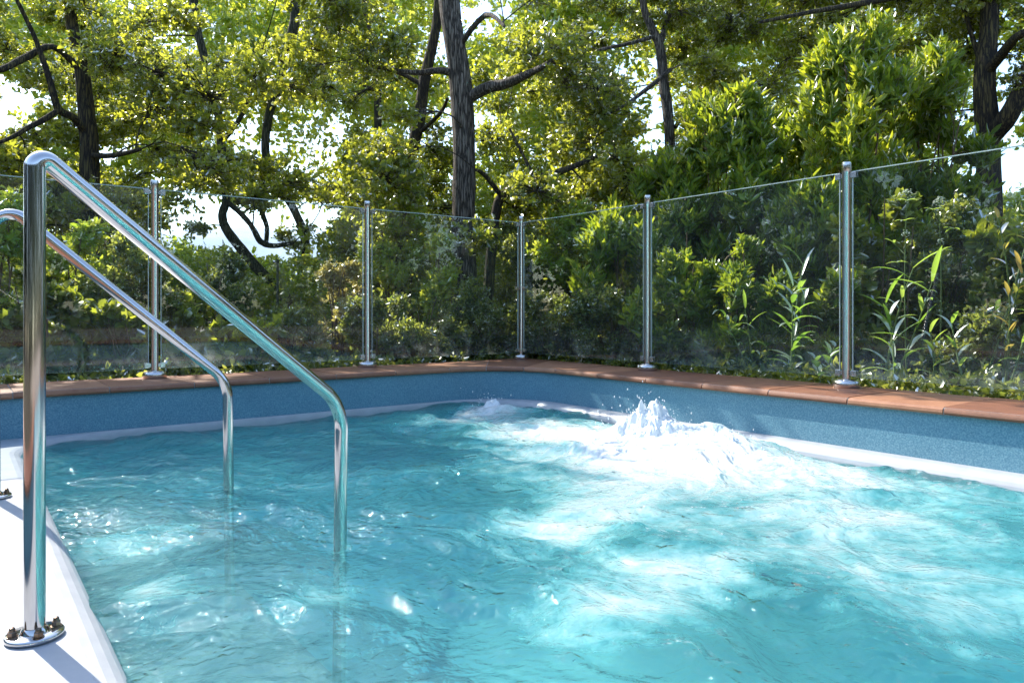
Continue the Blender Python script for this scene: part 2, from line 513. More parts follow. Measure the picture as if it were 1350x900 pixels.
# moulded shell: rim, rounded lip, submerged sides and floor
IU0, IU1, IV0, IV1 = 0.285, 3.53, -1.0, 4.825
def inner(off, R, lip=0.0):
    """opening of the shell; lip 1 = foot of the rounded lip, 0 = its inner face"""
    return rr(IU0 + off - 0.075 * lip, IU1 - off + 0.06 * lip, IV0 + off - 0.06 * lip, IV1 - off + 0.012 * lip, R)
mb = MB()
L = [lift(rr(U0 - .02, U1 + .02, V0 - .02, V1 + .02, 0.62), -0.012), lift(rr(U0 + .006, U1 - .006, V0 + .006, V1 - .006, 0.594), -0.002)]
for a in range(0, 91, 15):
    r_ = 0.075
    L.append(lift(inner(0.0, 0.5, 1 - math.sin(math.radians(a))), -r_ + r_ * math.cos(math.radians(a)) - 0.003))
k_white = len(L)
L.append(lift(inner(0.0, 0.5), -0.13))
L.append(lift(inner(0.03, 0.5), -0.80))
for a in range(15, 91, 15):
    L.append(lift(inner(0.03 + 0.25 * (1 - math.cos(math.radians(a))), 0.5), -0.80 - 0.25 * math.sin(math.radians(a))))
mi = [0] * (k_white - 1) + [0] + [1] * (len(L) - k_white)
loops_mesh(mb, L, mi, cap=True)
shell = mb.build('moulded_shell', [M['gelcoat'], M['shell_under']], pool, sharp=60)
# entry steps between the rails
mb = MB()
for (ue, zt) in ((0.70, -0.30), (1.05, -0.55)):
    prof = []
    vs0, vs1 = 1.45, 3.75
    loop = rr(0.2, ue, vs0, vs1, 0.2, 8)
    def sh(o): return rr(0.2 + o, ue - o, vs0 + o, vs1 - o, 0.2 - min(o, .1), 8)
    loops_mesh(mb, [lift(loop, -1.04), lift(loop, zt - 0.03), lift(sh(0.01), zt - 0.008), lift(sh(0.035), zt)], cap=True)
mb.build('entry_steps', M['gelcoat'], shell)

# terracotta coping made of separate bullnose tiles over a mortar bed
CI = dict(u0=U0 + .025, u1=U1 - .025, v0=V0 + .025, v1=V1 - .025)
CO = dict(u0=-0.95, u1=4.235, v0=-2.0, v1=5.40)
def coping_stations():
    """list of (inner, outer, tile break?)"""
    R = 0.575; Ro = 0.16
    out = []
    cor = [(CI['u1'], CI['v1'], CO['u1'], CO['v1'], 0), (CI['u0'], CI['v1'], CO['u0'], CO['v1'], 90),
           (CI['u0'], CI['v0'], CO['u0'], CO['v0'], 180), (CI['u1'], CI['v0'], CO['u1'], CO['v0'], 270)]
    sgn = [(1, 1), (-1, 1), (-1, -1), (1, -1)]
    tiles = []
    for c in range(4):
        iu, iv, ou, ov, a0 = cor[c]; sx, sy = sgn[c]
        arc = []
        for i in range(13):
            a = math.radians(a0 + 90 * i / 12)
            pi = (iu - sx * R + R * math.cos(a), iv - sy * R + R * math.sin(a))
            # outer: radial projection on the outer rounded corner
            po = (ou - sx * Ro + Ro * math.cos(a), ov - sy * Ro + Ro * math.sin(a))
            # near the arc ends stay square to the edge
            arc.append((np.array(pi), np.array(po)))
        e0i, e0o = arc[0]; e1i, e1o = arc[-1]
        if c in (0, 2):
            e0o2 = np.array([e0o[0], e0i[1]]); e1o2 = np.array([e1i[0], e1o[1]])
        else:
            e0o2 = np.array([e0i[0], e0o[1]]); e1o2 = np.array([e1o[0], e1i[1]])
        q = np.array([ou, ov]) - np.array([sx, sy]) * Ro
        full = []
        for i, (pi, po) in enumerate(arc):
            s = i / 12
            if s < 0.5: po2 = e0o2 + (arc[6][1] - e0o2) * (s / 0.5)
            else: po2 = arc[6][1] + (e1o2 - arc[6][1]) * ((s - 0.5) / 0.5)
            # push to the outer rectangle
            d = po2 - np.array([1.65, 1.7])
            full.append((pi, po2 if i in (0, 12) else po2))
        # project mid points onto the outer rectangle edges
        fx = []
        for i, (pi, po) in enumerate(full):
            s = i / 12
            if c in (0, 2):
                po = np.array([ou, e0o2[1] + (ov - e0o2[1]) * min(1, s / .5)]) if s <= .5 else np.array([ou + (e1o2[0] - ou) * (s - .5) / .5, ov])
            else:
                po = np.array([e0o2[0] + (ou - e0o2[0]) * min(1, s / .5), ov]) if s <= .5 else np.array([ou, ov + (e1o2[1] - ov) * (s - .5) / .5])
            fx.append((pi, po))
        tiles.append(fx[0:5]); tiles.append(fx[4:9]); tiles.append(fx[8:13])
        nxt = (c + 1) % 4
        # straight run to next corner
        iu2, iv2, ou2, ov2, _ = cor[nxt]; sx2, sy2 = sgn[nxt]
        a = math.radians(cor[nxt][4])
        ni = np.array((iu2 - sx2 * R + R * math.cos(a), iv2 - sy2 * R + R * math.sin(a)))
        if nxt in (0, 2): no = np.array([ou2, ni[1]])
        else: no = np.array([ni[0], ov2])
        si, so_ = fx[-1]
        Ln = np.linalg.norm(ni - si); k = max(1, round(Ln / 0.45))
        for j in range(k):
            tiles.append([(si + (ni - si) * (j + q_) / k, so_ + (no - so_) * (j + q_) / k) for q_ in (0, 1)])
    return tiles
mb = MB(); tints = []
bed = MB()
for st in coping_stations():
    dz = rng.uniform(-0.002, 0.002)
    # shrink for the joint
    def shr(a, b, gap): 
        d = b - a; return a + d / np.linalg.norm(d) * gap
    st = [(i.copy(), o.copy()) for i, o in st]
    n = len(st)
    i0 = shr(st[0][0], st[1][0], 0.0035); o0 = shr(st[0][1], st[1][1], 0.0035)
    i1 = shr(st[-1][0], st[-2][0], 0.0035); o1 = shr(st[-1][1], st[-2][1], 0.0035)
    bst = [(a.copy(), b.copy()) for a, b in st]
    st[0] = (i0, o0); st[-1] = (i1, o1)
    T = COP_Z + dz; B = 0.214
    def profile(i, o):
        d = o - i; l = np.linalg.norm(d); e = d / l
        pr = [(0.03, B), (0.006, B + .004), (0.0, B + .014), (0.003, B + .027), (0.014, T - .003), (0.03, T), (l - .008, T), (l, T - .008), (l, B)]
        return [(i + e * s, z) for s, z in pr]
    secs = [profile(i, o) for i, o in st]
    k = len(secs[0])
    verts = [W(q[0], q[1], z) for s in secs for q, z in s]
    faces = []
    for a in range(n - 1):
        for j in range(k):
            j2 = (j + 1) % k
            faces.append((a * k + j, (a + 1) * k + j, (a + 1) * k + j2, a * k + j2))
    faces.append(tuple(range(k))); faces.append(tuple((n - 1) * k + j for j in range(k - 1, -1, -1)))
    mb.add(verts, faces); tints += [rng.uniform(0, 1)] * len(verts)
    sb = []
    for i, o in bst:
        d = o - i; e = d / np.linalg.norm(d)
        sb.append([(i + e * .008, .218), (i + e * .012, T - .004), (o - e * .006, T - .004), (o - e * .006, .218)])
    verts = [W(q[0], q[1], z) for s in sb for q, z in s]
    bed.add(verts, [(a * 4 + j, (a + 1) * 4 + j, (a + 1) * 4 + (j + 1) % 4, a * 4 + (j + 1) % 4) for a in range(len(sb) - 1) for j in range(4)])
cop = mb.build('coping', M['terracotta'], pool, sharp=35)
a = cop.data.attributes.new('tint', 'FLOAT', 'POINT'); a.data.foreach_set('value', tints)
bed.build('mortar_bed', M['mortar'], cop, smooth=False)

# ------------------------------------------------------------------ water surface
JETS = [(3.16, 2.87, 1.0), (3.2, 2.42, 0.55), (3.15, 4.42, 0.45)]
def fbm_sines(u, v, lams, seed, steep):
    g = np.random.default_rng(seed)
    h = np.zeros_like(u)
    for lam in lams:
        for _ in range(3):
            th = g.uniform(0, 2 * math.pi); ph = g.uniform(0, 2 * math.pi)
            k = 2 * math.pi / (lam * g.uniform(0.8, 1.25))
            h += steep * lam / 3 ** 0.5 * np.sin(k * (u * math.cos(th) + v * math.sin(th)) + ph)
    return h

def warpf(u, v):
    g = fbm_sines(u, v, [1.6, 0.8, 0.42], 11, 0.09)
    q = fbm_sines(u, v, [1.6, 0.8, 0.42], 12, 0.04)
    return u + g, v + q

def water_fields(u, v):
    wu, wv_ = warpf(u, v)
    # the current runs away from the jets, so ripples are drawn out along it
    h = fbm_sines(wu, wv_ * 0.75, [0.85, 0.55], 1, 0.010)
    h += fbm_sines(wu * 1.0, wv_ * 0.6, [0.34, 0.22], 2, 0.015)
    r = fbm_sines(wu * 0.8, wv_ * 1.1, [0.17, 0.12, 0.085], 3, 0.014)
    h += r + 0.35 * np.abs(r)
    amp = np.full_like(u, 1.25)
    foam = np.zeros_like(u)
    hj = np.zeros_like(u)
    for ju, jv, s in JETS:
        d2 = (u - ju) ** 2 + (v - jv) ** 2
        amp += 1.1 * s * np.exp(-d2 / 0.7)
        hj += 0.060 * s * np.exp(-d2 / (0.05 + 0.04 * s)) + 0.02 * s * np.exp(-d2 / 0.35)
    def blob(cu, cv, ru, rv, a, rot=0.0):
        c, s = math.cos(rot), math.sin(rot)
        x = ((u - cu) * c + (v - cv) * s) / ru; y = (-(u - cu) * s + (v - cv) * c) / rv
        return a * np.exp(-(x * x + y * y))
    foam += blob(3.0, 2.75, 0.50, 0.70, 1.25)
    foam += blob(2.75, 2.4, 0.75, 0.7, 0.55)
    foam += blob(2.6, 2.0, 1.1, 1.3, 0.22)
    foam += blob(0.98, 2.18, 0.035, 0.03, 0.9) + blob(0.94, 3.19, 0.03, 0.025, 0.5)
    foam += blob(3.15, 4.42, 0.22, 0.22, 1.0)
    foam += blob(2.8, 4.2, 0.55, 0.35, 0.68)
    foam += blob(2.75, 3.4, 0.5, 0.4, 0.4)
    foam += blob(2.95, 3.55, 0.25, 0.5, 0.6)
    foam += blob(2.75, 1.45, 0.55, 0.6, 0.45)
    foam += blob(3.3, 1.6, 0.15, 0.9, 0.35)
    foam += blob(1.85, 1.98, 0.50, 0.26, 0.80, 0.3)
    foam += blob(1.5, 1.35, 0.45, 0.20, 0.80, 0.2)
    foam += blob(2.2, 0.9, 0.5, 0.4, 0.50)
    foam += blob(0.50, 2.65, 0.20, 0.16, 0.62)  # left patches: sun on the submerged steps painted in as foam
    foam += blob(0.42, 2.05, 0.15, 0.20, 0.62)
    foam += blob(0.78, 1.85, 0.15, 0.12, 0.5)
    foam += blob(0.95, 3.9, 0.8, 0.5, 0.12)
    return h * amp + hj, foam

wu = np.arange(0.10, 3.60, 0.0085); wv_ = np.arange(-1.15, 4.80, 0.0085)
# coarser behind the camera
wv_ = np.concatenate([np.arange(-1.15, 0.3, 0.05), np.arange(0.3, 4.885, 0.0085)])
GU, GV = np.meshgrid(wu, wv_, indexing='ij')
H, FO = water_fields(GU, GV)
# calm the edge where the sheet runs under the rim
edge = np.minimum(np.minimum(GU - 0.10, 3.555 - GU), np.minimum(4.80 - GV, GV + 1.15))
X = GU * RU[0] + GV * RV[0]; Y = GU * RU[1] + GV * RV[1]
verts = np.stack([X, Y, WATER_Z + H], -1).reshape(-1, 3)
nu, nv = GU.shape
idx = np.arange(nu * nv).reshape(nu, nv)
quads = np.stack([idx[:-1, :-1], idx[1:, :-1], idx[1:, 1:], idx[:-1, 1:]], -1).reshape(-1, 4)
# keep only cells inside the shell opening
cu = (GU[:-1, :-1] + 0.004).reshape(-1); cv = (GV[:-1, :-1] + 0.004).reshape(-1)
ins = np.ones(len(cu), bool)
R_ = 0.46
for (ccu, ccv, su, sv) in ((IU1 + .04 - R_, IV1 + .04 - R_, 1, 1), (IU0 - .04 + R_, IV1 + .04 - R_, -1, 1)):
    q = ((cu - ccu) * su > 0) & ((cv - ccv) * sv > 0)
    ins &= ~(q & ((cu - ccu) ** 2 + (cv - ccv) ** 2 > R_ * R_))
quads = quads[ins]

def fast_mesh(name, verts, faces, mats, parent=None, smooth=False, attrs=None):
    k = faces.shape[1]
    me = bpy.data.meshes.new(name)
    me.vertices.add(len(verts)); me.vertices.foreach_set('co', np.ascontiguousarray(verts, np.float32).ravel())
    me.loops.add(faces.size); me.loops.foreach_set('vertex_index', np.ascontiguousarray(faces, np.int32).ravel())
    me.polygons.add(len(faces))
    me.polygons.foreach_set('loop_start', np.arange(0, faces.size, k, dtype=np.int32))
    if smooth: me.polygons.foreach_set('use_smooth', np.ones(len(faces), bool))
    me.update(calc_edges=True)
    for m_ in (mats if isinstance(mats, (list, tuple)) else [mats]): me.materials.append(m_)
    for an, val in (attrs or {}).items():
        if val.ndim == 1:
            at2 = me.attributes.new(an, 'FLOAT', 'POINT'); at2.data.foreach_set('value', np.ascontiguousarray(val, np.float32))
        else:
            at2 = me.attributes.new(an, 'FLOAT_VECTOR', 'POINT'); at2.data.foreach_set('vector', np.ascontiguousarray(val, np.float32).ravel())
    o = bpy.data.objects.new(name, me)
    return link(o, parent)

WU, WV = warpf(GU, GV)
wc = np.stack([WU * 1.25, WV * 0.85, np.zeros_like(WU)], -1).reshape(-1, 3)
water = fast_mesh('water', verts, quads, M['water'], smooth=True, attrs={'foam': FO.reshape(-1), 'warp': wc})
set_props(water, 'turquoise churning pool water with milky swirls', 'water', kind='structure')

# foam thrown up by the jets
def vnoise(x, y, seed):
    g = np.random.default_rng(seed); n = 256
    tab = g.uniform(0, 1, (n, n))
    xi = np.floor(x).astype(int); yi = np.floor(y).astype(int)
    fx = x - xi; fy = y - yi
    fx = fx * fx * (3 - 2 * fx); fy = fy * fy * (3 - 2 * fy)
    a = tab[xi % n, yi % n]; b = tab[(xi + 1) % n, yi % n]; c = tab[xi % n, (yi + 1) % n]; d = tab[(xi + 1) % n, (yi + 1) % n]
    return (a * (1 - fx) + b * fx) * (1 - fy) + (c * (1 - fx) + d * fx) * fy
def fbm(x, y, seed, o=4, gain=0.55):
    s_ = 0; w_ = 1; tot = 0
    for k in range(o):
        s_ = s_ + w_ * vnoise(x * 2 ** k + 17.3 * k, y * 2 ** k + 5.1 * k, seed + k); tot += w_; w_ *= gain
    return s_ / tot
def splash(name, ju, jv, s, n, label, seed, core=0.14, height=0.178):
    g = np.random.default_rng(seed)
    st = 0.0045
    uu = np.arange(ju - 0.55 * s, min(ju + 0.45 * s, 3.60), st); vv_ = np.arange(jv - 0.8 * s, jv + 0.7 * s, st)
    A, B = np.meshgrid(uu, vv_, indexing='ij')
    wa = A + 0.03 * (fbm(A * 18, B * 18, seed + 40, 2) - .5); wb = B + 0.03 * (fbm(A * 18, B * 18, seed + 50, 2) - .5)
    dx = (A - ju); dy = (B - jv)
    ragged = 0.75 * fbm(wa * 15, wb * 12, seed, 3, 0.5) + 0.25 * fbm(wa * 55, wb * 45, seed + 70, 3, 0.6)
    fingers = np.clip((ragged - 0.30) * 2.2, 0, 1) ** 1.25
    core_e = np.exp(-((dx / (core * s)) ** 2 + (dy / (core * 1.35 * s)) ** 2))
    skirt = np.exp(-((dx / (0.26 * s)) ** 2 + ((dy + 0.12 * s) / (0.42 * s)) ** 2))
    h = height * s * core_e * (0.34 + 0.62 * fingers) + 0.040 * s * skirt * (0.3 + 1.2 * fingers) + 0.012 * skirt * fbm(A * 70, B * 70, seed + 9, 3)
    _, _f = water_fields(A, B); hw, _ = water_fields(A, B)
    z = WATER_Z + hw * 0.6 - 0.034 + h
    # froth overhangs a little: push the surface sideways by noise
    a2 = A + 0.03 * s * core_e * (fbm(A * 30, B * 30, seed + 3, 3) - .5); b2 = B + 0.04 * s * core_e * (fbm(A * 30, B * 30, seed + 4, 3) - .5)
    V = np.stack([a2 * RU[0] + b2 * RV[0], a2 * RU[1] + b2 * RV[1], z], -1).reshape(-1, 3)
    nu_, nv_ = A.shape; ix = np.arange(nu_ * nv_).reshape(nu_, nv_)
    Q = np.stack([ix[:-1, :-1], ix[1:, :-1], ix[1:, 1:], ix[:-1, 1:]], -1).reshape(-1, 4)
    hm = (h > 0.022)[:-1, :-1].reshape(-1)
    Q = Q[hm]
    used = np.unique(Q); remap = -np.ones(len(V), int); remap[used] = np.arange(len(used))
    o = fast_mesh(name, V[used], remap[Q], M['splash'], smooth=True)
    # loose drops and torn strings
    bm = bmesh.new(); bm.from_mesh(o.data)
    from mathutils import Matrix
    for _ in range(n):
        a = g.uniform(0, 2 * math.pi); rr_ = abs(g.normal(0, 0.13)) * s
        z = WATER_Z + 0.04 + abs(g.normal(0, 0.11)) * s * math.exp(-rr_ * 1.5)
        q = Matrix.Translation(W(ju + rr_ * math.cos(a), jv + rr_ * math.sin(a) * 1.6, z))
        sc_ = g.uniform(0.0012, 0.0042)
        q = q @ Matrix.Rotation(g.uniform(-.6, .6), 4, 'X') @ Matrix.Diagonal((1, 1, g.uniform(1, 2.6), 1))
        bmesh.ops.create_icosphere(bm, subdivisions=1, radius=sc_, matrix=q)
    bm.to_mesh(o.data); bm.free()
    o.data.polygons.foreach_set('use_smooth', [True] * len(o.data.polygons))
    set_props(o, label, 'splash', kind='stuff')
splash('splash', 3.16, 2.87, 1.0, 420, 'tall white plume of foam thrown up by the jet by right wall', 3)
splash('splash', 3.22, 2.36, 0.5, 60, 'small white bubble mound right of the tall plume', 4)
splash('splash', 3.15, 4.42, 0.55, 70, 'low white splash by the far back corner of the pool', 5)

# ------------------------------------------------------------------ ground
mb = MB()
gz = 0.20
def gridquad(u0, u1, v0, v1, nu_, nv_, fn):
    b = [W(u0 + (u1 - u0) * i / nu_, v0 + (v1 - v0) * j / nv_, fn(u0 + (u1 - u0) * i / nu_, v0 + (v1 - v0) * j / nv_)) for i in range(nu_ + 1) for j in range(nv_ + 1)]
    mb.add(b, [(i * (nv_ + 1) + j, (i + 1) * (nv_ + 1) + j, (i + 1) * (nv_ + 1) + j + 1, i * (nv_ + 1) + j + 1) for i in range(nu_) for j in range(nv_)])
def gh(u, v): return gz
cu0, cu1, cv0, cv1 = CO['u0'] + .02, CO['u1'] - .02, CO['v0'] + .02, CO['v1'] - .02
B_ = 900
gridquad(-B_, B_, cv1, B_, 1, 1, gh); gridquad(-B_, B_, -B_, cv0, 1, 1, gh)
gridquad(-B_, cu0, cv0, cv1, 1, 1, gh); gridquad(cu1, B_, cv0, cv1, 1, 1, gh)
gr = mb.build('ground', M['soil'], smooth=False)
set_props(gr, 'dark woodland soil round the pool', 'ground', kind='structure')

# pale slabs added out of view to bounce sun onto the hedge
m, t, p = mat('stone_paving')
n1 = noise(t, 2.0, 6); n2 = noise(t, 40, 4)
bk = node(t, 'ShaderNodeTexBrick'); tc = node(t, 'ShaderNodeTexCoord'); t.links.new(tc.outputs['Object'], bk.inputs['Vector'])
bk.inputs['Scale'].default_value = 1.6; bk.inputs['Mortar Size'].default_value = 0.012
bk.inputs['Color1'].default_value = (0.42, 0.36, 0.29, 1); bk.inputs['Color2'].default_value = (0.36, 0.30, 0.24, 1); bk.inputs['Mortar'].default_value = (0.2, 0.17, 0.14, 1)
mx = node(t, 'ShaderNodeMixRGB', blend_type='MULTIPLY'); mx.inputs[0].default_value = 0.6
r = ramp(t, n1.outputs[0], [(0.3, (0.7, 0.7, 0.7)), (0.7, (1, 1, 1))])
t.links.new(bk.outputs[0], mx.inputs[1]); t.links.new(r.outputs[0], mx.inputs[2]); t.links.new(mx.outputs[0], p.inputs['Base Color']); p.inputs['Roughness'].default_value = .8
t.links.new(bump(t, n2.outputs[0], .3, .004), p.inputs['Normal'])
mb = MB(); mb.box(W(1.6, -6.3, .205), W(6.5, 0), W(0, 4.28), (0, 0, .03)); pv_ = mb.build('bounce_paving', m, smooth=False)
set_props(pv_, 'pale stone slabs on the near side of the pool', 'bounce_paving', kind='structure')

# far hills
m, t, p = mat('hazed_hill')
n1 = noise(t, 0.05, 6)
r = ramp(t, n1.outputs[0], [(0.3, (0.33, 0.39, 0.47)), (0.7, (0.42, 0.47, 0.53))])  # distance haze is put into this blue-grey base colour
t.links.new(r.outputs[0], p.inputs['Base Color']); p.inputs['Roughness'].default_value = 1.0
mb = MB(); hg = np.random.default_rng(5); V_ = []; nh = 90
for i in range(nh + 1):
    a = math.radians(-75 + 150 * i / nh)
    hgt_ = 52 + 8 * math.sin(a * 5 + 1) + 4 * math.sin(a * 13) + hg.normal(0, .6)
    for d_, f_ in ((330, 0), (370, .35), (420, .75), (470, 1.0), (560, .6), (700, 0)):
        V_.append((math.sin(a) * d_, math.cos(a) * d_, gz + hgt_ * f_ * (1 if f_ < 1 else 1)))
mb.add(V_, [(i * 6 + j, (i + 1) * 6 + j, (i + 1) * 6 + j + 1, i * 6 + j + 1) for i in range(nh) for j in range(5)])
hl = mb.build('hills', m, smooth=True, sharp=180)
set_props(hl, 'pale blue grey hillside far off between the trees', 'hills', kind='structure')

# ------------------------------------------------------------------ hand rails
def fillet_path(P, rad, k=10):
    P = [np.asarray(p, float) for p in P]
    out = [P[0]]
    for i in range(1, len(P) - 1):
        a, b, c = P[i - 1], P[i], P[i + 1]
        d1 = (a - b); l1 = np.linalg.norm(d1); d1 /= l1
        d2 = (c - b); l2 = np.linalg.norm(d2); d2 /= l2
        ang = math.acos(np.clip(d1.dot(d2), -1, 1))
        tl_ = min(rad[i - 1] / math.tan(ang / 2), l1 * .45, l2 * .45)
        r = tl_ * math.tan(ang / 2)
        bis = d1 + d2; bis /= np.linalg.norm(bis)
        cen = b + bis * (r / math.sin(ang / 2))
        s0 = b + d1 * tl_ - cen; s1 = b + d2 * tl_ - cen
        tot = math.acos(np.clip(s0.dot(s1) / (r * r), -1, 1))
        for j in range(k + 1):
            f = j / k
            v = (math.sin((1 - f) * tot) * s0 + math.sin(f * tot) * s1) / math.sin(tot)
            out.append(cen + v)
    out.append(P[-1])
    return out

def rail(p0, p1, p2, p3, rads, label, rot):
    root = empty('pool_handrail', (p0[0], p0[1], 0.0), label, 'handrail', 'steel handrails over the pool steps')
    mb = MB(); mb.tube(fillet_path([p0, p1, p2, p3], rads, 14), 0.0207, 32)
    mb.build('rail_tube', M['polished'], root, sharp=80)
    mb = MB(); c = (p0[0], p0[1], 0.0)
    mb.lathe(c, [(0.0545, 0.0), (0.056, 0.003), (0.056, 0.007), (0.0535, 0.0095), (0.0275, 0.0105), (0.025, 0.017), (0.022, 0.021)], 40)
    fl = mb.build('base_flange', M['polished'], root, sharp=50)
    for k in range(4):
        a = rot + k * math.pi / 2
        cc = (c[0] + 0.0405 * math.cos(a), c[1] + 0.0405 * math.sin(a), 0.0098)
        mb = MB()
        mb.lathe(cc, [(0.0115, 0.0), (0.0115, 0.0022), (0.0100, 0.0025)], 20)
        mb.lathe(cc, [(0.0095, 0.0024), (0.0095, 0.0110), (0.0082, 0.0122)], 6)
        mb.lathe(cc, [(0.0062, 0.0118), (0.0060, 0.017), (0.0045, 0.020), (0.0015, 0.0212)], 14)
        mb.build('bolt', M['bolt'], fl, sharp=35)
    return root
b1 = at(45.5, 838, 1.578); b1[2] = 0
c1_ = at(46, 198, 1.585)
d1_ = at(450, 533, 2.33)
e1 = d1_.copy(); e1[2] = -0.75; e1[0] -= 0.01
rail(b1, c1_, d1_, e1, [0.020, 0.16], 'nearer steel handrail, bolted to the sunlit white ledge', 0.75)
b2 = at(-8, 652, 2.75); b2[2] = 0
c2_ = at(-10, 255, 2.75)
d2_ = at(300, 503, 3.09)
e2 = d2_.copy(); e2[2] = -0.75; e2[0] += 0.012
rail(b2, c2_, d2_, e2, [0.06, 0.16], 'farther steel handrail, its curved top cut off by the left picture edge', 0.4)

# ------------------------------------------------------------------ glass fence
FU, FV = 4.106, 5.27
fence = empty('glass_fence', W(FU, FV, COP_Z), 'clear glass pool fence on round steel posts standing on the terracotta coping', 'fence')
SP = 1.53
posts = [(FU, FV)] + [(FU, FV - SP * k) for k in (1, 2, 3, 4)] + [(FU - SP * k, FV) for k in (1, 2, 3, 4)]
for (pu, pv) in posts:
    x, y, _ = W(pu, pv)
    mb = MB()
    mb.lathe((x, y, COP_Z), [(0.0235, 0.0), (0.0235, 1.236), (0.0250, 1.238), (0.0250, 1.296), (0.0238, 1.300), (0.0, 1.3005)], 28)
    po = mb.build('post', M['brushed'], fence, sharp=40)
    mb = MB()
    mb.lathe((x, y, COP_Z), [(0.070, 0.0), (0.073, 0.004), (0.074, 0.026), (0.071, 0.036), (0.060, 0.044), (0.043, 0.049), (0.027, 0.051)], 40)
    mb.build('base_cap', M['brushed'], po, sharp=50)
    dirs = []
    if (pu, pv) == (FU, FV): dirs = [(-1, 0), (0, -1)]
    elif pu == FU: dirs = [(0, 1), (0, -1)]
    else: dirs = [(1, 0), (-1, 0)]
    zs = (COP_Z + 0.085, COP_Z + 0.645, COP_Z + 1.222) if (pu, pv) == (FU, FV) else (COP_Z + 0.085, COP_Z + 1.222)
    for z in zs:
        for (du, dv) in dirs:
            e = np.array(W(du, dv)); nrm_ = np.array(W(-dv, du))
            mb = MB()
            c = np.array((x, y, z)) + e * 0.043
            up = np.array((0, 0, 1.0))
            mb.box(c - e * .006, e * 0.016, nrm_ * 0.006, up * 0.010)
            for s_ in (-1, 1):
                mb.box(c + e * 0.004 + nrm_ * s_ * 0.010, e * 0.016, nrm_ * 0.0036, up * 0.016)
            mb.build('clamp', M['brushed'], po, bevel=0.0015, smooth=False)
def panel(a, b):
    a = np.array(W(*a)); b = np.array(W(*b))
    d = b - a; L_ = np.linalg.norm(d); e = d / L_; nr = np.array((-e[1], e[0], 0))
    mb = MB()
    c = (a + b) / 2; z0, z1 = COP_Z + 0.062, COP_Z + 1.243
    c[2] = (z0 + z1) / 2
    ax = e * (L_ / 2 - 0.037); ay = nr * 0.005; az = np.array((0, 0, (z1 - z0) / 2))
    vs_ = [c + sx * ax + sy * ay + sz * az for sz in (-1, 1) for sy in (-1, 1) for sx in (-1, 1)]
    mb.add(vs_, [(0, 1, 5, 4), (2, 6, 7, 3)], 0)
    mb.add(vs_, [(0, 2, 3, 1), (4, 5, 7, 6), (0, 4, 6, 2), (1, 3, 7, 5)], 1)
    up = np.array((0, 0, 1.0))
    o = mb.build('glass_panel', [M['glass'], M['glass_edge']], fence, smooth=False)
    # polished arris along the top and the two upright edges
    eb = MB(); lx = L_ / 2 - 0.037
    eb.box(c + az - up * 0.0012, e * lx, nr * 0.0056, up * 0.0026)
    for s_ in (-1, 1): eb.box(c + e * s_ * (lx - 0.001), e * 0.0020, nr * 0.0056, az - up * 0.005)
    eb.build('polished_edge', M['glass_edge'], o, smooth=False)
    return o
for k in range(4):
    panel((FU, FV - SP * k), (FU, FV - SP * (k + 1)))
    panel((FU - SP * k, FV), (FU - SP * (k + 1), FV))

# ------------------------------------------------------------------ foliage machinery
def unit(a): return a / (np.linalg.norm(a, axis=-1, keepdims=True) + 1e-9)

def leaf_arrays(tips, dirs, per, ln, ratio, twig, g, up=0.2, fan=0.9, tint_mean=0.45, tint_sd=0.2, curl=0.12, shape='oval', lay=0.0):
    """per leaves round every twig tip; returns verts, quads, tint"""
    N = len(tips)
    t_ = g.uniform(0, 1, (N, per)) ** 0.7
    base = tips[:, None, :] - dirs[:, None, :] * (t_ * twig)[..., None]
    rnd = unit(g.normal(size=(N, per, 3)))
    axis = unit(dirs[:, None, :] * (1.0 - fan * 0.55) + rnd * fan + np.array([0, 0, up]))
    n0 = g.normal(size=(N, per, 3)) + np.array([0, 0, 0.35 + lay])
    nrm_ = unit(n0 - axis * (n0 * axis).sum(-1, keepdims=True))
    side = np.cross(axis, nrm_)
    L_ = ln * g.uniform(0.6, 1.25, (N, per, 1))
    Wd = L_ * ratio * g.uniform(0.8, 1.2, (N, per, 1)) * 0.5
    tt = np.clip(g.normal(tint_mean, tint_sd, (N, per)) + g.normal(0, 0.10, (N, 1)), 0, 1)
    fold = g.uniform(0.1, 0.5, (N, per, 1)) * Wd
    bend = -curl * L_
    if shape == 'oval': s1, w1, s2, w2 = 0.28, 0.92, 0.68, 0.85
    elif shape == 'round': s1, w1, s2, w2 = 0.25, 1.05, 0.72, 1.0
    else: s1, w1, s2, w2 = 0.22, 0.85, 0.62, 0.75
    p0 = base
    pl1 = base + axis * L_ * s1 + side * Wd * w1 + nrm_ * fold
    pl2 = base + axis * L_ * s2 + side * Wd * w2 + nrm_ * (fold + bend * 0.4)
    p3 = base + axis * L_ + nrm_ * bend
    pr2 = base + axis * L_ * s2 - side * Wd * w2 + nrm_ * (fold + bend * 0.4)
    pr1 = base + axis * L_ * s1 - side * Wd * w1 + nrm_ * fold
    V = np.stack([p0, pl1, pl2, p3, pr2, pr1], 2).reshape(-1, 3)
    n = N * per
    b = np.arange(n)[:, None] * 6
    Q = np.concatenate([b + np.array([[0, 1, 2, 3]]), b + np.array([[0, 3, 4, 5]])], 1).reshape(-1, 4)
    return V, Q, np.repeat(tt.reshape(-1), 6)

def leaf_object(name, chunks, material, parent=None):
    V = []; Q = []; T = []; off = 0
    for v, q, tt in chunks:
        V.append(v); Q.append(q + off); T.append(tt); off += len(v)
    return fast_mesh(name, np.concatenate(V), np.concatenate(Q), material, parent, attrs={'tint': np.concatenate(T)})

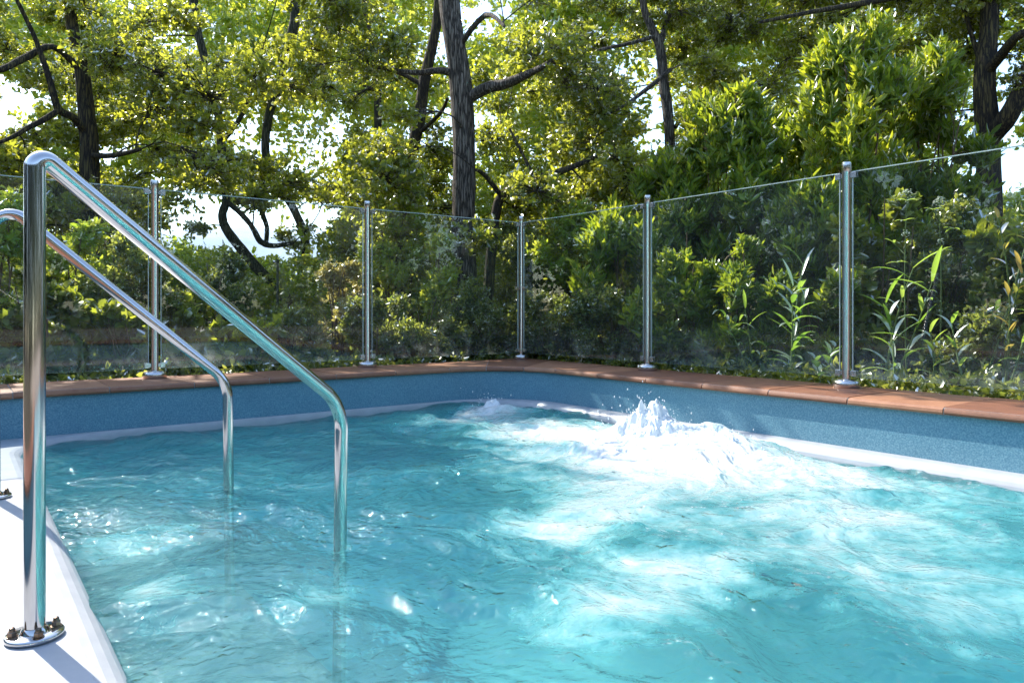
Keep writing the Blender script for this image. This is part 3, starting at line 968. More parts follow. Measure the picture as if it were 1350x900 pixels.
def bow(a, b, g, sag=0.12, k=5):
    a = np.asarray(a, float); b = np.asarray(b, float)
    d = b - a; L_ = np.linalg.norm(d)
    off = g.normal(0, sag * 0.6, 3) * L_; off[2] += sag * L_ * 0.5
    return [a + d * s + off * math.sin(math.pi * s) for s in np.linspace(0, 1, k)]

def densify(P, R, n=3):
    """smooth a polyline (Catmull-Rom) with radii"""
    P = [np.asarray(p, float) for p in P]; out = []; ro = []
    for i in range(len(P) - 1):
        p0 = P[max(i - 1, 0)]; p1 = P[i]; p2 = P[i + 1]; p3 = P[min(i + 2, len(P) - 1)]
        for j in range(n):
            s = j / n
            out.append(0.5 * ((2 * p1) + (-p0 + p2) * s + (2 * p0 - 5 * p1 + 4 * p2 - p3) * s * s + (-p0 + 3 * p1 - 3 * p2 + p3) * s ** 3))
            ro.append(R[i] * (1 - s) + R[i + 1] * s)
    out.append(P[-1]); ro.append(R[-1])
    return out, ro

LIT = [(2.9, 2.8, 0.75, 1.0), (0.1, 1.7, 0.3, 0.3), (3.4, 1.3, 0.5, 0.9), (0.45, 2.2, .22, .25)]
def lets_sun(p, r):
    """True when a clump at p would not shade the open, sunlit part of the pool"""
    if p[2] < 1.6: return True
    q = p - SUN * (p[2] / SUN[2])
    u, v = UV(q[0], q[1])
    if p[2] > 3.0 and 0.2 < u < 3.6 and 0.3 < v < 4.3 and cg.uniform() < 0.6: return False
    for cu_, cv_, ru, rv in LIT:
        if ((u - cu_) / (ru + r * 0.55)) ** 2 + ((v - cv_) / (rv + r * 0.55)) ** 2 < 1: return False
    if p[2] > 2.0:
        for t_, rr_ in LITPTS:
            d = p - t_
            s_ = d @ SUN
            if s_ > 0.9 and np.linalg.norm(d - SUN * s_) < rr_ + 0.45 * r: return False
    return True
LITPTS = [(at(a, b, c), r) for a, b, c, r in (
    (1128, 80, 6.5, .5), (962, 150, 6.9, .4), (1222, 120, 6.9, .4), (985, 340, 5.75, .4), (905, 330, 6.1, .35), (825, 330, 6.9, .45), (765, 330, 7.5, .4),
    (520, 270, 7.9, .45), (165, 350, 5.9, .5), (445, 360, 7.2, .4), (1172, 380, 4.55, .4), (1050, 380, 5.0, .3), (85, 320, 6.0, .4), (1255, 330, 5.5, .4),
    (700, 200, 8.3, .6), (330, 130, 8.6, .7), (560, 200, 8.6, .6), (800, 240, 8.4, .6), (200, 100, 8.0, .5), (1040, 200, 7.4, .4), (640, 60, 8.0, .5), (430, 60, 8.2, .6))]

TREES = []
class Tree:
    def __init__(self, label, Y, trunk, limbs=(), leaf='leaf_oak', barkm='bark', name='oak_tree', tint=0.45, group='trees behind the glass fence', dY=0.0):
        """trunk and limbs: photo pixels (px, py, width_px[, dY]); the trunk starts at the ground"""
        self.label, self.name, self.leaf, self.barkm, self.tint, self.group = label, name, leaf, barkm, tint, group
        self.seed = len(TREES) + 50
        self.wood = []
        def conv(L_):
            P = []; R = []
            for q in L_:
                yy = Y + (q[3] if len(q) > 3 else 0)
                P.append(at(q[0], q[1], yy)); R.append(q[2] / F * yy / 2)
            return P, R
        P, R = conv(trunk)
        g0 = P[0].copy(); g0[2] = 0.15
        P[0] = g0
        self.base = g0
        self.wood.append(densify(P, R, 4))
        for L_ in limbs:
            P, R = conv(L_)
            self.wood.append(densify(P, R, 4))
        self.skel = np.concatenate([np.array(p) for p, r in self.wood])
        self.skr = np.concatenate([np.array(r) for p, r in self.wood])
        self.clumps = []
        TREES.append(self)
    def build(self):
        g = np.random.default_rng(self.seed)
        root = empty(self.name, tuple(self.base), self.label, 'tree', self.group)
        mb = MB()
        for i, (P, R) in enumerate(self.wood):
            R = list(R)
            if i == 0: R[0] *= 1.35; R[1] *= 1.15
            mb.tube(P, R, 14 if max(R) > 0.06 else 9, jitter=0.05)
        chunks = []
        nodes = [p for p in self.skel]; nrad = list(self.skr * 0.4)
        order = sorted(self.clumps, key=lambda q: np.linalg.norm(self.skel - q[0], axis=1).min())
        for (c, r, ntip, ln, per, tint) in order:
            na = np.array(nodes)
            d = np.linalg.norm(na - c, axis=1) + np.where(na[:, 2] > c[2] + 0.25, 0.6, 0)
            j = int(np.argmin(d))
            a = na[j]
            nodes.append(c); nrad.append(0.006)
            r0 = min(nrad[j], 0.013)
            br = bow(a, c, g, 0.14, 6)
            mb.tube(br, list(np.linspace(r0, 0.005, 6)), 5, cap=False)
            off = g.normal(size=(ntip, 3)); off = unit(off) * (g.uniform(0.15, 1, (ntip, 1)) ** 0.5)
            tips = c + off * np.array([r, r, r * 0.62])
            dirs = unit(off + (c - a) / (np.linalg.norm(c - a) + .01) * 0.5 + np.array([0, 0, 0.12]) + g.normal(0, 0.25, (ntip, 3)))
            for q in range(0, ntip, 2):
                mb.tube([br[3] + (br[5] - br[3]) * g.uniform(0, 1), (c + tips[q]) / 2 + g.normal(0, .05, 3), tips[q]], [0.006, 0.0045, 0.002], 3, cap=False)
            chunks.append(leaf_arrays(tips, dirs, per, ln, 0.58, 0.16, g, up=0.05, fan=0.95, tint_mean=tint, tint_sd=0.17, shape='oval'))
        mb.build('trunk', M[self.barkm], root, sharp=80)
        if chunks: leaf_object('crown', chunks, M[self.leaf], root)

Tree('thick straight oak trunk at centre with rough grey bark', 8.5,
     [(613, 470, 38), (611, 330, 32), (611, 285, 31), (612, 200, 30), (607, 110, 29), (592, 0, 27), (583, -150, 23), (575, -400, 16)],
     [[(620, 128, 16, 0), (642, 116, 15, -.1), (665, 111, 14, -.25), (698, 97, 10, -.5), (722, 84, 6, -.8), (742, 68, 3, -1.0)],
      [(600, 97, 11, 0), (578, 93, 9, -.1), (545, 96, 7, -.2), (490, 88, 4, -.4)],
      [(606, 60, 8, 0), (640, 20, 7, -.5), (665, 35, 4, -1.0)],
      [(590, -60, 16, 0), (500, -160, 12, -.5), (400, -230, 8, -.8)], [(585, -120, 16, 0), (700, -220, 11, -.6), (800, -300, 7, -1)]], barkm='bark')
Tree('slim dark trunk slanting just left of the thick oak', 9.6,
     [(515, 455, 18), (528, 380, 16), (537, 240, 16), (552, 160, 16), (560, 105, 15), (572, 50, 13), (578, 0, 12), (590, -220, 8)],
     [[(557, 112, 7, 0), (530, 98, 5, .1), (500, 90, 4, .2), (455, 91, 3, .3)], [(548, 180, 6, 0), (580, 150, 5, -.3), (590, 130, 4, -.5)]], barkm='bark_dark')
Tree('mossy trunk leaning left in a curve against pale sky', 10.0,
     [(450, 470, 20), (380, 395, 16), (345, 360, 14), (318, 328, 13), (299, 303, 12), (293, 284, 11), (298, 262, 10), (294, 215, 11), (285, 130, 11), (265, 60, 10), (255, 0, 11), (240, -200, 8)],
     [[(299, 266, 7, 0), (318, 282, 7, -.1), (333, 300, 7, -.2), (343, 318, 8, -.2), (360, 324, 7, -.2), (387, 320, 5, -.2)],
      [(290, 190, 8, 0), (320, 150, 6, -.2), (335, 100, 4, -.3)]], barkm='bark_moss')
Tree('ivy clad trunk bending left behind the leaning one', 11.0,
     [(398, 470, 15), (397, 370, 12), (403, 330, 12), (398, 300, 11), (384, 270, 10), (362, 235, 11), (350, 200, 11), (355, 150, 11), (372, 100, 11), (386, 40, 13), (390, 0, 12), (398, -200, 9)],
     [[(350, 325, 6, -.4), (352, 300, 6, -.3), (344, 270, 7, -.2), (348, 215, 7, 0)]], barkm='bark_moss')
Tree('dark crooked oak at left with forking low limbs', 8.0,
     [(116, 470, 30), (117, 300, 25), (118, 200, 23), (113, 140, 20), (106, 80, 17), (92, 10, 14), (80, -150, 10), (70, -320, 7)],
     [[(116, 180, 11, 0), (98, 156, 10, -.2), (77, 144, 10, -.4), (66, 108, 8, -.5), (48, 55, 6, -.6), (22, 0, 5, -.8)],
      [(78, 145, 8, -.4), (58, 158, 8, -.5), (38, 168, 7, -.6), (5, 186, 5, -.8), (-50, 200, 4, -1)],
      [(108, 95, 9, 0), (70, 62, 8, -.3), (30, 78, 9, -.6), (-10, 94, 8, -.9), (-80, 80, 6, -1.2)],
      [(118, 205, 8, 0), (150, 205, 7, -.3), (185, 197, 5, -.5)],
      [(90, 0, 10, 0), (160, -90, 8, -.6), (230, -160, 5, -1)]], barkm='bark_dark')
Tree('thin pale trunk right of centre, forked near picture top', 9.4,
     [(890, 470, 18), (888, 300, 15), (882, 165, 14), (875, 110, 14), (870, 62, 12), (858, 34, 11), (846, -10, 9), (835, -180, 6)],
     [[(869, 60, 9, 0), (880, 25, 8, .1), (890, -40, 6, .2)], [(864, 48, 6, 0), (832, 57, 5, -.3), (790, 66, 4, -.5)],
      [(884, 92, 6, -.1), (852, 118, 6, -.4), (822, 140, 4, -.6), (790, 155, 3, -.8)], [(890, 168, 6, 0), (905, 145, 4, .1)]], barkm='bark')
Tree('small crooked tree with one bent limb beside the thick oak', 7.8,
     [(640, 470, 16), (646, 350, 14), (655, 275, 13), (664, 258, 13), (682, 243, 13), (705, 236, 12), (740, 226, 9), (790, 205, 5)],
     [[(664, 262, 7, 0), (640, 232, 6, -.2), (628, 224, 4, -.4)], [(705, 236, 5, 0), (690, 205, 4, .2), (672, 170, 3, .3)]], barkm='bark_dark')
Tree('stout dark oak at right with thick limb rising right', 7.5,
     [(1305, 480, 38), (1305, 330, 32), (1304, 235, 29), (1301, 160, 28), (1298, 105, 26), (1303, 50, 22), (1306, 0, 21), (1312, -200, 16), (1316, -420, 10)],
     [[(1305, 182, 26, 0), (1330, 152, 24, -.2), (1350, 112, 22, -.3), (1368, 60, 18, -.5), (1400, -20, 12, -.8)],
      [(1300, 98, 14, 0), (1322, 70, 13, -.3), (1345, 46, 11, -.6), (1400, 25, 8, -.9)],
      [(1297, 95, 7, 0), (1282, 50, 6, .1), (1270, 10, 5, .2)],
      [(1306, -30, 13, 0), (1220, -12, 10, -.3), (1140, 4, 8, -.6), (1070, 16, 6, -.9), (1000, 30, 4, -1.2)],
      [(1308, -90, 14, 0), (1200, -200, 10, -.5), (1080, -280, 6, -.9)]], barkm='bark_dark')
Tree('distant thin trunk seen between the slanting trunk and the ivy clad one', 13.0,
     [(508, 455, 11), (500, 250, 10), (497, 110, 10), (488, 60, 9), (482, 0, 8), (478, -120, 6)], [[(497, 120, 4, 0), (450, 100, 3, .3)]], barkm='bark_dark')
Tree('distant twin stemmed tree low at left of centre', 13.0,
     [(535, 455, 12), (532, 370, 12), (520, 340, 10), (505, 300, 8), (480, 240, 7), (470, 180, 5)], [[(531, 372, 9, 0), (538, 330, 8, .2), (545, 270, 6, .4)]], barkm='bark_moss')

# --- canopy clumps painted over the visible wood, with the sky gaps of the photograph left open
GAPS = [(50, 145, 40, 18), (150, 200, 45, 8), (330, 312, 72, 38), (425, 305, 40, 32), (250, 290, 35, 22), (320, 185, 30, 10), (430, 205, 18, 8),
        (875, 145, 22, 24), (835, 95, 24, 14), (868, 195, 22, 12), (640, 10, 30, 18), (1330, 160, 42, 18), (1330, 195, 60, 40), (1270, 215, 30, 25),
        (545, 345, 30, 20), (565, 340, 20, 28), (15, 130, 30, 30), (600, 55, 10, 60), (612, 190, 12, 70), (1302, 130, 14, 90)]
cg = np.random.default_rng(21)
def in_gap(px, py, rp):
    for gx, gy, gw, gh_ in GAPS:
        if ((px - gx) / (gw + rp * 0.45)) ** 2 + ((py - gy) / (gh_ + rp * 0.45)) ** 2 < 1: return True
    return False
def assign(c, clump):
    best = None; bd = 1e9
    for T in TREES:
        d = np.linalg.norm(T.skel - c, axis=1).min()
        if d < bd: bd = d; best = T
    if bd < 3.2: best.clumps.append(clump)
n_in = 0
for _ in range(3900):
    px = cg.uniform(-140, 1480); py = cg.uniform(-170, 345); Yd = cg.uniform(7.2, 11.5)
    r = cg.uniform(0.28, 0.55)
    rp = r / Yd * F
    lim = 330 if 430 < px < 900 else (305 if px < 430 else 215)
    if py > lim: continue
    if in_gap(px, py, rp): continue
    # only the near front keeps the trunk in view
    if abs(px - 610) < 30 + rp * 0.7 and Yd < 8.9 and 60 < py < 300: continue
    if abs(px - 1302) < 25 + rp * 0.6 and Yd < 8.0 and py > 60: continue
    keep = 0.42
    if px < 430: keep = 0.40
    if px < 250 and py < 130: keep = 0.5
    if 930 < px < 1270 and py > 40: keep = 0.12
    if cg.uniform() > keep: continue
    c = at(px, py, Yd)
    fu, fv = UV(c[0], c[1])
    if fu < FU + 0.3 and fv < FV + 0.3 and c[2] < 2.4: continue
    if c[2] > 2.0 and not lets_sun(c, r): continue
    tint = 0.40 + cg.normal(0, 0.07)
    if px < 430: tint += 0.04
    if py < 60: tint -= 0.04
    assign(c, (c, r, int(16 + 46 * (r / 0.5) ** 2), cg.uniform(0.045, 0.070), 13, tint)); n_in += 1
# the roof of leaves above the picture that dapples the pool
n_up = 0
for _ in range(420):
    c = np.array([cg.uniform(-9, 9), cg.uniform(3.5, 13), cg.uniform(4.6, 8.5)])
    r = cg.uniform(0.4, 0.75)
    if (HORIZON - (c[2] - CAMZ) / c[1] * F) > -60: continue
    if not lets_sun(c, r): continue
    if cg.uniform() > 0.07: continue
    assign(c, (c, r, int(18 + 40 * (r / 0.6) ** 2), 0.085, 8, 0.42)); n_up += 1
for _ in range(26):  # extra clumps added up the sun ray to dapple the right coping
    c = np.array(W(cg.uniform(3.7, 4.25), cg.uniform(0.0, 4.6), .25))
    c = c + SUN * (cg.uniform(3.8, 5.8) / SUN[2]); r = cg.uniform(.14, .26)
    assign(c, (c, r, 9, 0.06, 8, 0.42))
for _ in range(10):  # unseen clumps added up the sun ray to shade the pool
    u_, v_ = (cg.uniform(0.5, 2.3), cg.uniform(1.4, 4.2)) if cg.uniform() < .6 else (cg.uniform(0.2, 2.6), cg.uniform(3.4, 4.9))
    z_ = cg.uniform(4.8, 7.2)
    c = np.array(W(u_, v_, 0)) + SUN * (z_ / SUN[2])
    r = cg.uniform(0.35, 0.55)
    if (HORIZON - (c[2] - CAMZ) / c[1] * F) > -40 or not lets_sun(c, r): continue
    assign(c, (c, r, int(22 + 40 * (r / 0.6) ** 2), 0.085, 8, 0.42)); n_up += 1
for (px_, py_, Y_, r_) in ((735, 62, 7.5, .28), (765, 48, 7.6, .3), (748, 92, 7.7, .22), (385, 322, 10.9, .26), (394, 350, 10.9, .24), (372, 306, 10.9, .22), (402, 300, 11, .22), (300, 236, 9.9, .3), (345, 268, 10.6, .2), (262, 300, 9.6, .25),
                         (455, 330, 9.5, .3), (240, 262, 8.8, .35), (200, 292, 8.6, .35), (150, 262, 8.2, .35), (100, 262, 8, .35), (470, 262, 9.4, .35), (430, 250, 9.6, .3)):
    assign(at(px_, py_, Y_), (at(px_, py_, Y_), r_, 30, 0.06, 9, .45))
print('clumps', n_in, n_up)
for T in TREES: T.build()

# ------------------------------------------------------------------ shrubs
def shrub(px, Y, py_top, wpx, kind, label, name='shrub', base_z=0.18, group='shrubs along the glass fence', tint=0.4, dens=1.0, depth=None, low=0.0, seed=None, stems=5):
    g = np.random.default_rng(int(px * 7 + Y * 100) % 100000 + 9 if seed is None else seed)
    top = at(px, py_top, Y)[2]; rx = 1.3 * wpx / F * Y / 2; ry = depth if depth else rx * 0.8
    c0 = at(px, 409, Y); base = np.array([c0[0], c0[1], base_z])
    root = empty(name, tuple(base), label, 'shrub', group)
    hgt = top - base_z
    P = dict(laurel=(0.105, 0.30, 'leaf_laurel', 11, 0.20, 'oval', 0.55, 0.7), fine=(0.040, 0.5, 'leaf_fine', 13, 0.16, 'oval', 0.15, 0.95),
             dry=(0.042, 0.5, 'leaf_dry', 12, 0.17, 'oval', 0.15, 0.95), broad=(0.085, 0.62, 'leaf_oak', 8, 0.15, 'oval', 0.1, 0.95),
             bright=(0.062, 0.5, 'leaf_bright', 10, 0.16, 'oval', 0.25, 0.9), tobira=(0.075, 0.36, 'leaf_laurel', 12, 0.13, 'oval', 0.5, 0.8))[kind]
    ln, ratio, lm, per, tw, shp, up, fan = P
    vol = rx * 2 * ry * 2 * hgt
    ncl = int(max(10, min(60, vol * 22)))
    mb = MB(); chunks = []
    stem_tops = []
    for s_ in range(stems):
        a = g.uniform(0, 2 * math.pi); q = g.uniform(0.1, 0.6)
        tp_ = base + np.array([rx * q * math.cos(a), ry * q * math.sin(a), hgt * g.uniform(0.6, 0.92)])
        st = bow(base + np.array([g.normal(0, .06), g.normal(0, .06), 0]), tp_, g, 0.06, 7)
        mb.tube(st, list(np.linspace(0.016 if hgt > 1.6 else 0.011, 0.004, 7)), 6, cap=False)
        stem_tops.append(np.array(st))
    sk = np.concatenate(stem_tops)
    ntot = int(dens * (170 + 520 * min(vol, 2.4)) * (1.9 if kind in ('fine', 'dry') else 1.0))
    per_cl = max(6, ntot // ncl)
    for k in range(ncl):
        zf = g.uniform(low, 1.0) ** 0.85
        prof = math.sqrt(max(0.05, 1 - ((zf - 0.42) / 0.62) ** 2))
        a = g.uniform(0, 2 * math.pi); q = math.sqrt(g.uniform(0.05, 1.0)) * 0.86
        c = base + np.array([rx * prof * q * math.cos(a), ry * prof * q * math.sin(a), 0.06 + (hgt - 0.1) * zf * 0.93])
        r = g.uniform(0.55, 1.0) * max(0.17, min(rx, hgt) * 0.38)
        j = int(np.argmin(np.linalg.norm(sk - c + np.array([0, 0, .15]), axis=1)))
        mb.tube(bow(sk[j], c, g, 0.1, 4), [0.006, 0.005, 0.004, 0.003], 4, cap=False)
        off = unit(g.normal(size=(per_cl, 3))) * (g.uniform(0.2, 1, (per_cl, 1)) ** 0.55)
        tips = c + off * np.array([r, r, r * 0.95])
        tips[:, 2] = np.maximum(tips[:, 2], base_z + 0.03)
        dirs = unit(off * 0.8 + np.array([0, 0, 0.35 + up]) + g.normal(0, 0.3, (per_cl, 3)))
        for q_ in range(0, per_cl, 3):
            mb.tube([c + off[q_] * 0.1, tips[q_]], [0.004, 0.002], 3, cap=False)
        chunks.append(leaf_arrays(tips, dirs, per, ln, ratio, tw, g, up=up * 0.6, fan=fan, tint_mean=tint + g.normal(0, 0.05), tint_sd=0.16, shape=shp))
    mb.build('stems', M['stem'], root, sharp=80)
    fo = leaf_object('foliage', chunks, M[lm], root)
    # nothing grows through the glass: keep leaves behind the fence line
    co = np.empty(len(fo.data.vertices) * 3, np.float32); fo.data.vertices.foreach_get('co', co)
    co = co.reshape(-1, 3); wx = co[:, 0]; wy = co[:, 1]
    u_ = wx * RU[0] + wy * RU[1]; v_ = wx * RV[0] + wy * RV[1]
    in_ = (u_ < FU + 0.10) & (v_ < FV + 0.10)
    if in_.any():
        du = np.where(in_ & ((FU + .10 - u_) <= (FV + .10 - v_)), FU + .10 - u_ + 0.02, 0)
        dv = np.where(in_ & ((FU + .10 - u_) > (FV + .10 - v_)), FV + .10 - v_ + 0.02, 0)
        co[:, 0] += du * RU[0] + dv * RV[0]; co[:, 1] += du * RU[1] + dv * RV[1]
        fo.data.vertices.foreach_set('co', co.ravel()); fo.data.update()
    return root

S = shrub
# tall laurels at right
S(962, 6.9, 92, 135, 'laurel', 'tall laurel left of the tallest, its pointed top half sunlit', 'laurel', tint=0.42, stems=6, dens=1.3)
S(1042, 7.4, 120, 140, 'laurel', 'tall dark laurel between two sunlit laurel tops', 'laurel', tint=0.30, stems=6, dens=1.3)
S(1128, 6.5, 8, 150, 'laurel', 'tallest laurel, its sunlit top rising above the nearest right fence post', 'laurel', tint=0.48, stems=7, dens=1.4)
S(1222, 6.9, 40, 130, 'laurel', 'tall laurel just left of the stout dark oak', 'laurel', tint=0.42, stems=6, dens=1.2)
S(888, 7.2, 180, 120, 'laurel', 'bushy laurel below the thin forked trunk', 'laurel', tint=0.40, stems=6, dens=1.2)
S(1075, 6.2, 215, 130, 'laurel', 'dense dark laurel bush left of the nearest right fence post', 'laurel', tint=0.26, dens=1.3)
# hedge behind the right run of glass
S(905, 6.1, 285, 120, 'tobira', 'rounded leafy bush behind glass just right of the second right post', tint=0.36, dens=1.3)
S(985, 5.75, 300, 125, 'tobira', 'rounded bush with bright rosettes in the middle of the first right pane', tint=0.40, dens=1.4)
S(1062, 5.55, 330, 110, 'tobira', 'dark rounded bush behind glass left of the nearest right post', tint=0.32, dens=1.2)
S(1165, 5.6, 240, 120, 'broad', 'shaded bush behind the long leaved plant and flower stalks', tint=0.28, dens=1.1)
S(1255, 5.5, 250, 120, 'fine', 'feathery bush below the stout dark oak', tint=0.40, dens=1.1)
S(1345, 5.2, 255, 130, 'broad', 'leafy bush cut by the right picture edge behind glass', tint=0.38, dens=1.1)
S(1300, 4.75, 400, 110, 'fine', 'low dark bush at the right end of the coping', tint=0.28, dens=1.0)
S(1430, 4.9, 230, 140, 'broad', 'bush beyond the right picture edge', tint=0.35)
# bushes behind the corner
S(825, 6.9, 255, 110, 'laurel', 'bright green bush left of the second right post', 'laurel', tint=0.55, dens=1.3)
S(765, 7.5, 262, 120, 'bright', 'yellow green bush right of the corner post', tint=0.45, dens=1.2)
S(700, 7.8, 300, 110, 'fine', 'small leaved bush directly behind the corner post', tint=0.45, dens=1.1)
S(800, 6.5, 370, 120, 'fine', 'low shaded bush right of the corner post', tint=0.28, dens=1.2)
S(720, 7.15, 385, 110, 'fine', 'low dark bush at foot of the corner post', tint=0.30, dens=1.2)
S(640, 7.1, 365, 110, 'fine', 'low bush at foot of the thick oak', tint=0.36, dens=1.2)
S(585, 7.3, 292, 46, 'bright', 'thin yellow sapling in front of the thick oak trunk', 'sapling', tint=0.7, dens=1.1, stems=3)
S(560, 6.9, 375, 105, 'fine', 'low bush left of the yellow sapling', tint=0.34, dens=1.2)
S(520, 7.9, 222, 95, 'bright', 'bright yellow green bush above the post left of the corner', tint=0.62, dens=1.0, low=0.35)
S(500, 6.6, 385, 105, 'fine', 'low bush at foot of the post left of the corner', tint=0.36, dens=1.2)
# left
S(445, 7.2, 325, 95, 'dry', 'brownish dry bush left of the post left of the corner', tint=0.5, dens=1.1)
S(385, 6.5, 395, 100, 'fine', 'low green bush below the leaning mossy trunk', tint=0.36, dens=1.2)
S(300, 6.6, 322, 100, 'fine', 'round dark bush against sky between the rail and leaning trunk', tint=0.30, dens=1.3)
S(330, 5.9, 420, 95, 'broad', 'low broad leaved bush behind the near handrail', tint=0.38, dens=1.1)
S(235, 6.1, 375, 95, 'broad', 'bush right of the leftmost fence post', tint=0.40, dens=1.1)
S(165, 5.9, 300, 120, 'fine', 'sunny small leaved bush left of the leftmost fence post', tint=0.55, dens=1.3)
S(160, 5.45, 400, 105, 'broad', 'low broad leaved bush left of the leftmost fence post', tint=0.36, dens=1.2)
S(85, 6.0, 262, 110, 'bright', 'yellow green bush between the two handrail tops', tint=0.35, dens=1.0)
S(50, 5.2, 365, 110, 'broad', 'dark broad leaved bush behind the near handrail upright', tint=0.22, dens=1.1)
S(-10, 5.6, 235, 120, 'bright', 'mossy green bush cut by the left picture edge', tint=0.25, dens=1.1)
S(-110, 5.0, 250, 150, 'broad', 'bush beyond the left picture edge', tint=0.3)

# ------------------------------------------------------------------ plants with big leaves
def long_leaf(mb_list, base, direction, ln, wd, g, tint, droop=0.5):
    k = 7
    d = np.asarray(direction, float); d /= np.linalg.norm(d)
    side = np.cross(d, [0, 0, 1.0]); side /= (np.linalg.norm(side) + 1e-6)
    V = []; p = np.array(base, float); cur = d.copy()
    for i in range(k):
        s = i / (k - 1)
        wv2 = wd * (math.sin(math.pi * min(1, s * 0.88 + 0.10)) ** 0.8) * 0.5 if i < k - 1 else 0.0005
        nr = np.cross(side, cur)
        V += [p + side * wv2 + nr * wv2 * 0.35, p, p - side * wv2 + nr * wv2 * 0.35]
        cur = cur + np.array([0, 0, -droop * 0.32]); cur /= np.linalg.norm(cur)
        p = p + cur * ln / (k - 1)
    Q = []
    for i in range(k - 1):
        a = i * 3
        Q += [(a, a + 1, a + 4, a + 3), (a + 1, a + 2, a + 5, a + 4)]
    mb_list.append((np.array(V), np.array(Q), np.full(len(V), tint)))

def ginger(px, Y, py_top, n, ln, wd, label, leafm='leaf_long', name='long_leaved_plant', stems=2, tint=0.5, droop=0.5, seed=1, spread=0.10):
    g = np.random.default_rng(seed)
    c0 = at(px, 409, Y); base = np.array([c0[0], c0[1], 0.19])
    top = at(px, py_top, Y)[2]
    root = empty(name, tuple(base), label, 'plant', 'large leaved plants behind the right glass')
    mb = MB(); ch = []
    for s_ in range(stems):
        b = base + np.array([g.normal(0, spread * .5), g.normal(0, spread * .5), 0])
        tp_ = np.array([base[0] + g.normal(0, spread), base[1] + g.normal(0, spread), base[2] + (top - base[2]) * (0.82 - 0.15 * s_ * g.uniform(.5, 1))])
        st = bow(b, tp_, g, 0.06, 9)
        mb.tube(st, list(np.linspace(0.008, 0.003, 9)), 7, cap=False)
        for k in range(n):
            f = 0.12 + 0.88 * k / (n - 1)
            i = min(7, int(f * 8)); p = st[i] + (st[i + 1] - st[i]) * (f * 8 - i)
            a = k * 2.4 + g.uniform(-.5, .5)
            el = g.uniform(0.25, 0.9) + 0.5 * f
            d = (math.cos(a) * math.cos(el), math.sin(a) * math.cos(el), math.sin(el))
            long_leaf(ch, p, d, ln * 0.8 * g.uniform(0.5, 1.15), wd * 0.85 * g.uniform(.7, 1.15), g, np.clip(g.normal(tint, .18), 0, 1), droop * g.uniform(.5, 1.3))
    mb.build('stems', M['green_stem'], root, sharp=80)
    leaf_object('leaves', ch, M[leafm], root)
    return root
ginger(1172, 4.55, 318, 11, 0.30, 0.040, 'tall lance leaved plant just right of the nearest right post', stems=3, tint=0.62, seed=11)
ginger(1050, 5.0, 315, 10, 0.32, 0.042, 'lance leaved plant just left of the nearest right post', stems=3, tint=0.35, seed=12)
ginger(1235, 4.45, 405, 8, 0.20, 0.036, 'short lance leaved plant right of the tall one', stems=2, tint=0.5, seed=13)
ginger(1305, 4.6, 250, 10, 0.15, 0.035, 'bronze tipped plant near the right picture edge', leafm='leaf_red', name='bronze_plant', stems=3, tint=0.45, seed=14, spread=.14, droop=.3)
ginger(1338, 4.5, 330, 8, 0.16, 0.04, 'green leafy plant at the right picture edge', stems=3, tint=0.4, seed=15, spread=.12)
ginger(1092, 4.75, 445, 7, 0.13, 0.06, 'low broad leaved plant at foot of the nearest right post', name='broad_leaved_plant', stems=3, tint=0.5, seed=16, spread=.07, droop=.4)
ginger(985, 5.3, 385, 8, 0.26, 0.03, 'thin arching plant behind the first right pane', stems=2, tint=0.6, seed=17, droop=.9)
# white umbel stalks
def umbel(px, Y, py_top, label, seed):
    g = np.random.default_rng(seed)
    c0 = at(px, 409, Y); base = np.array([c0[0], c0[1], 0.19]); top = at(px, py_top, Y)
    root = empty('flower_stalk', tuple(base), label, 'flower', 'white flower stalks behind the right glass')
    mb = MB(); fl = MB(); ch = []
    st = bow(base, top, g, 0.04, 10)
    mb.tube(st, list(np.linspace(0.006, 0.0022, 10)), 6, cap=False)
    for i in range(4, 9):
        a = g.uniform(0, 6.28)
        e = st[i] + np.array([math.cos(a) * .09, math.sin(a) * .09, .08])
        mb.tube([st[i], e], [.0025, .0015], 4, cap=False)
        for _ in range(3):
            long_leaf(ch, e, (g.normal(), g.normal(), .5), .07, .018, g, .8, .4)
    for head, rad, n in ((st[-1], 0.045, 60), (st[7], 0.03, 25)):
        for _ in range(n):
            d = unit(g.normal(size=3) + np.array([0, 0, .8]))
            q = head + d * rad * g.uniform(.5, 1)
            mb.tube([head, q], [.001, .0007], 3, cap=False)
            fl.lathe(q, [(0.001, -.002), (0.0045, 0), (0.003, .003)], 5)
    mb.build('stalk', M['green_stem'], root, sharp=80)
    fl.build('blossom', M['flower'], root)
    leaf_object('leaves', ch, M['leaf_long'], root)
umbel(1196, 4.75, 258, 'tallest pale flower stalk right of the nearest right post', 31)
umbel(1238, 4.85, 268, 'second pale flower stalk, nearer to the stout dark oak', 32)

# ------------------------------------------------------------------ ground cover along the coping, far woods
g = np.random.default_rng(77)
n = 2600
tips = []
for _ in range(n):
    if g.uniform() < 0.5: u_, v_ = g.uniform(CO['u1'] + .01, CO['u1'] + 0.7), g.uniform(-0.5, 6.0)
    else: u_, v_ = g.uniform(-3.2, 4.8), g.uniform(CO['v1'] + .01, CO['v1'] + 0.7)
    tips.append(W(u_, v_, 0.2 + abs(g.normal(0, 0.055)) + 0.02))
tips = np.array(tips)
dirs = unit(g.normal(0, .7, (n, 3)) + np.array([0, 0, .5]))
gc = leaf_object('ground_cover', [leaf_arrays(tips, dirs, 7, 0.05, 0.55, 0.07, g, up=.1, tint_mean=.38, tint_sd=.22)], M['leaf_fine'])
set_props(gc, 'low leafy ground cover along the outer edge of the coping', 'ground cover', kind='stuff')
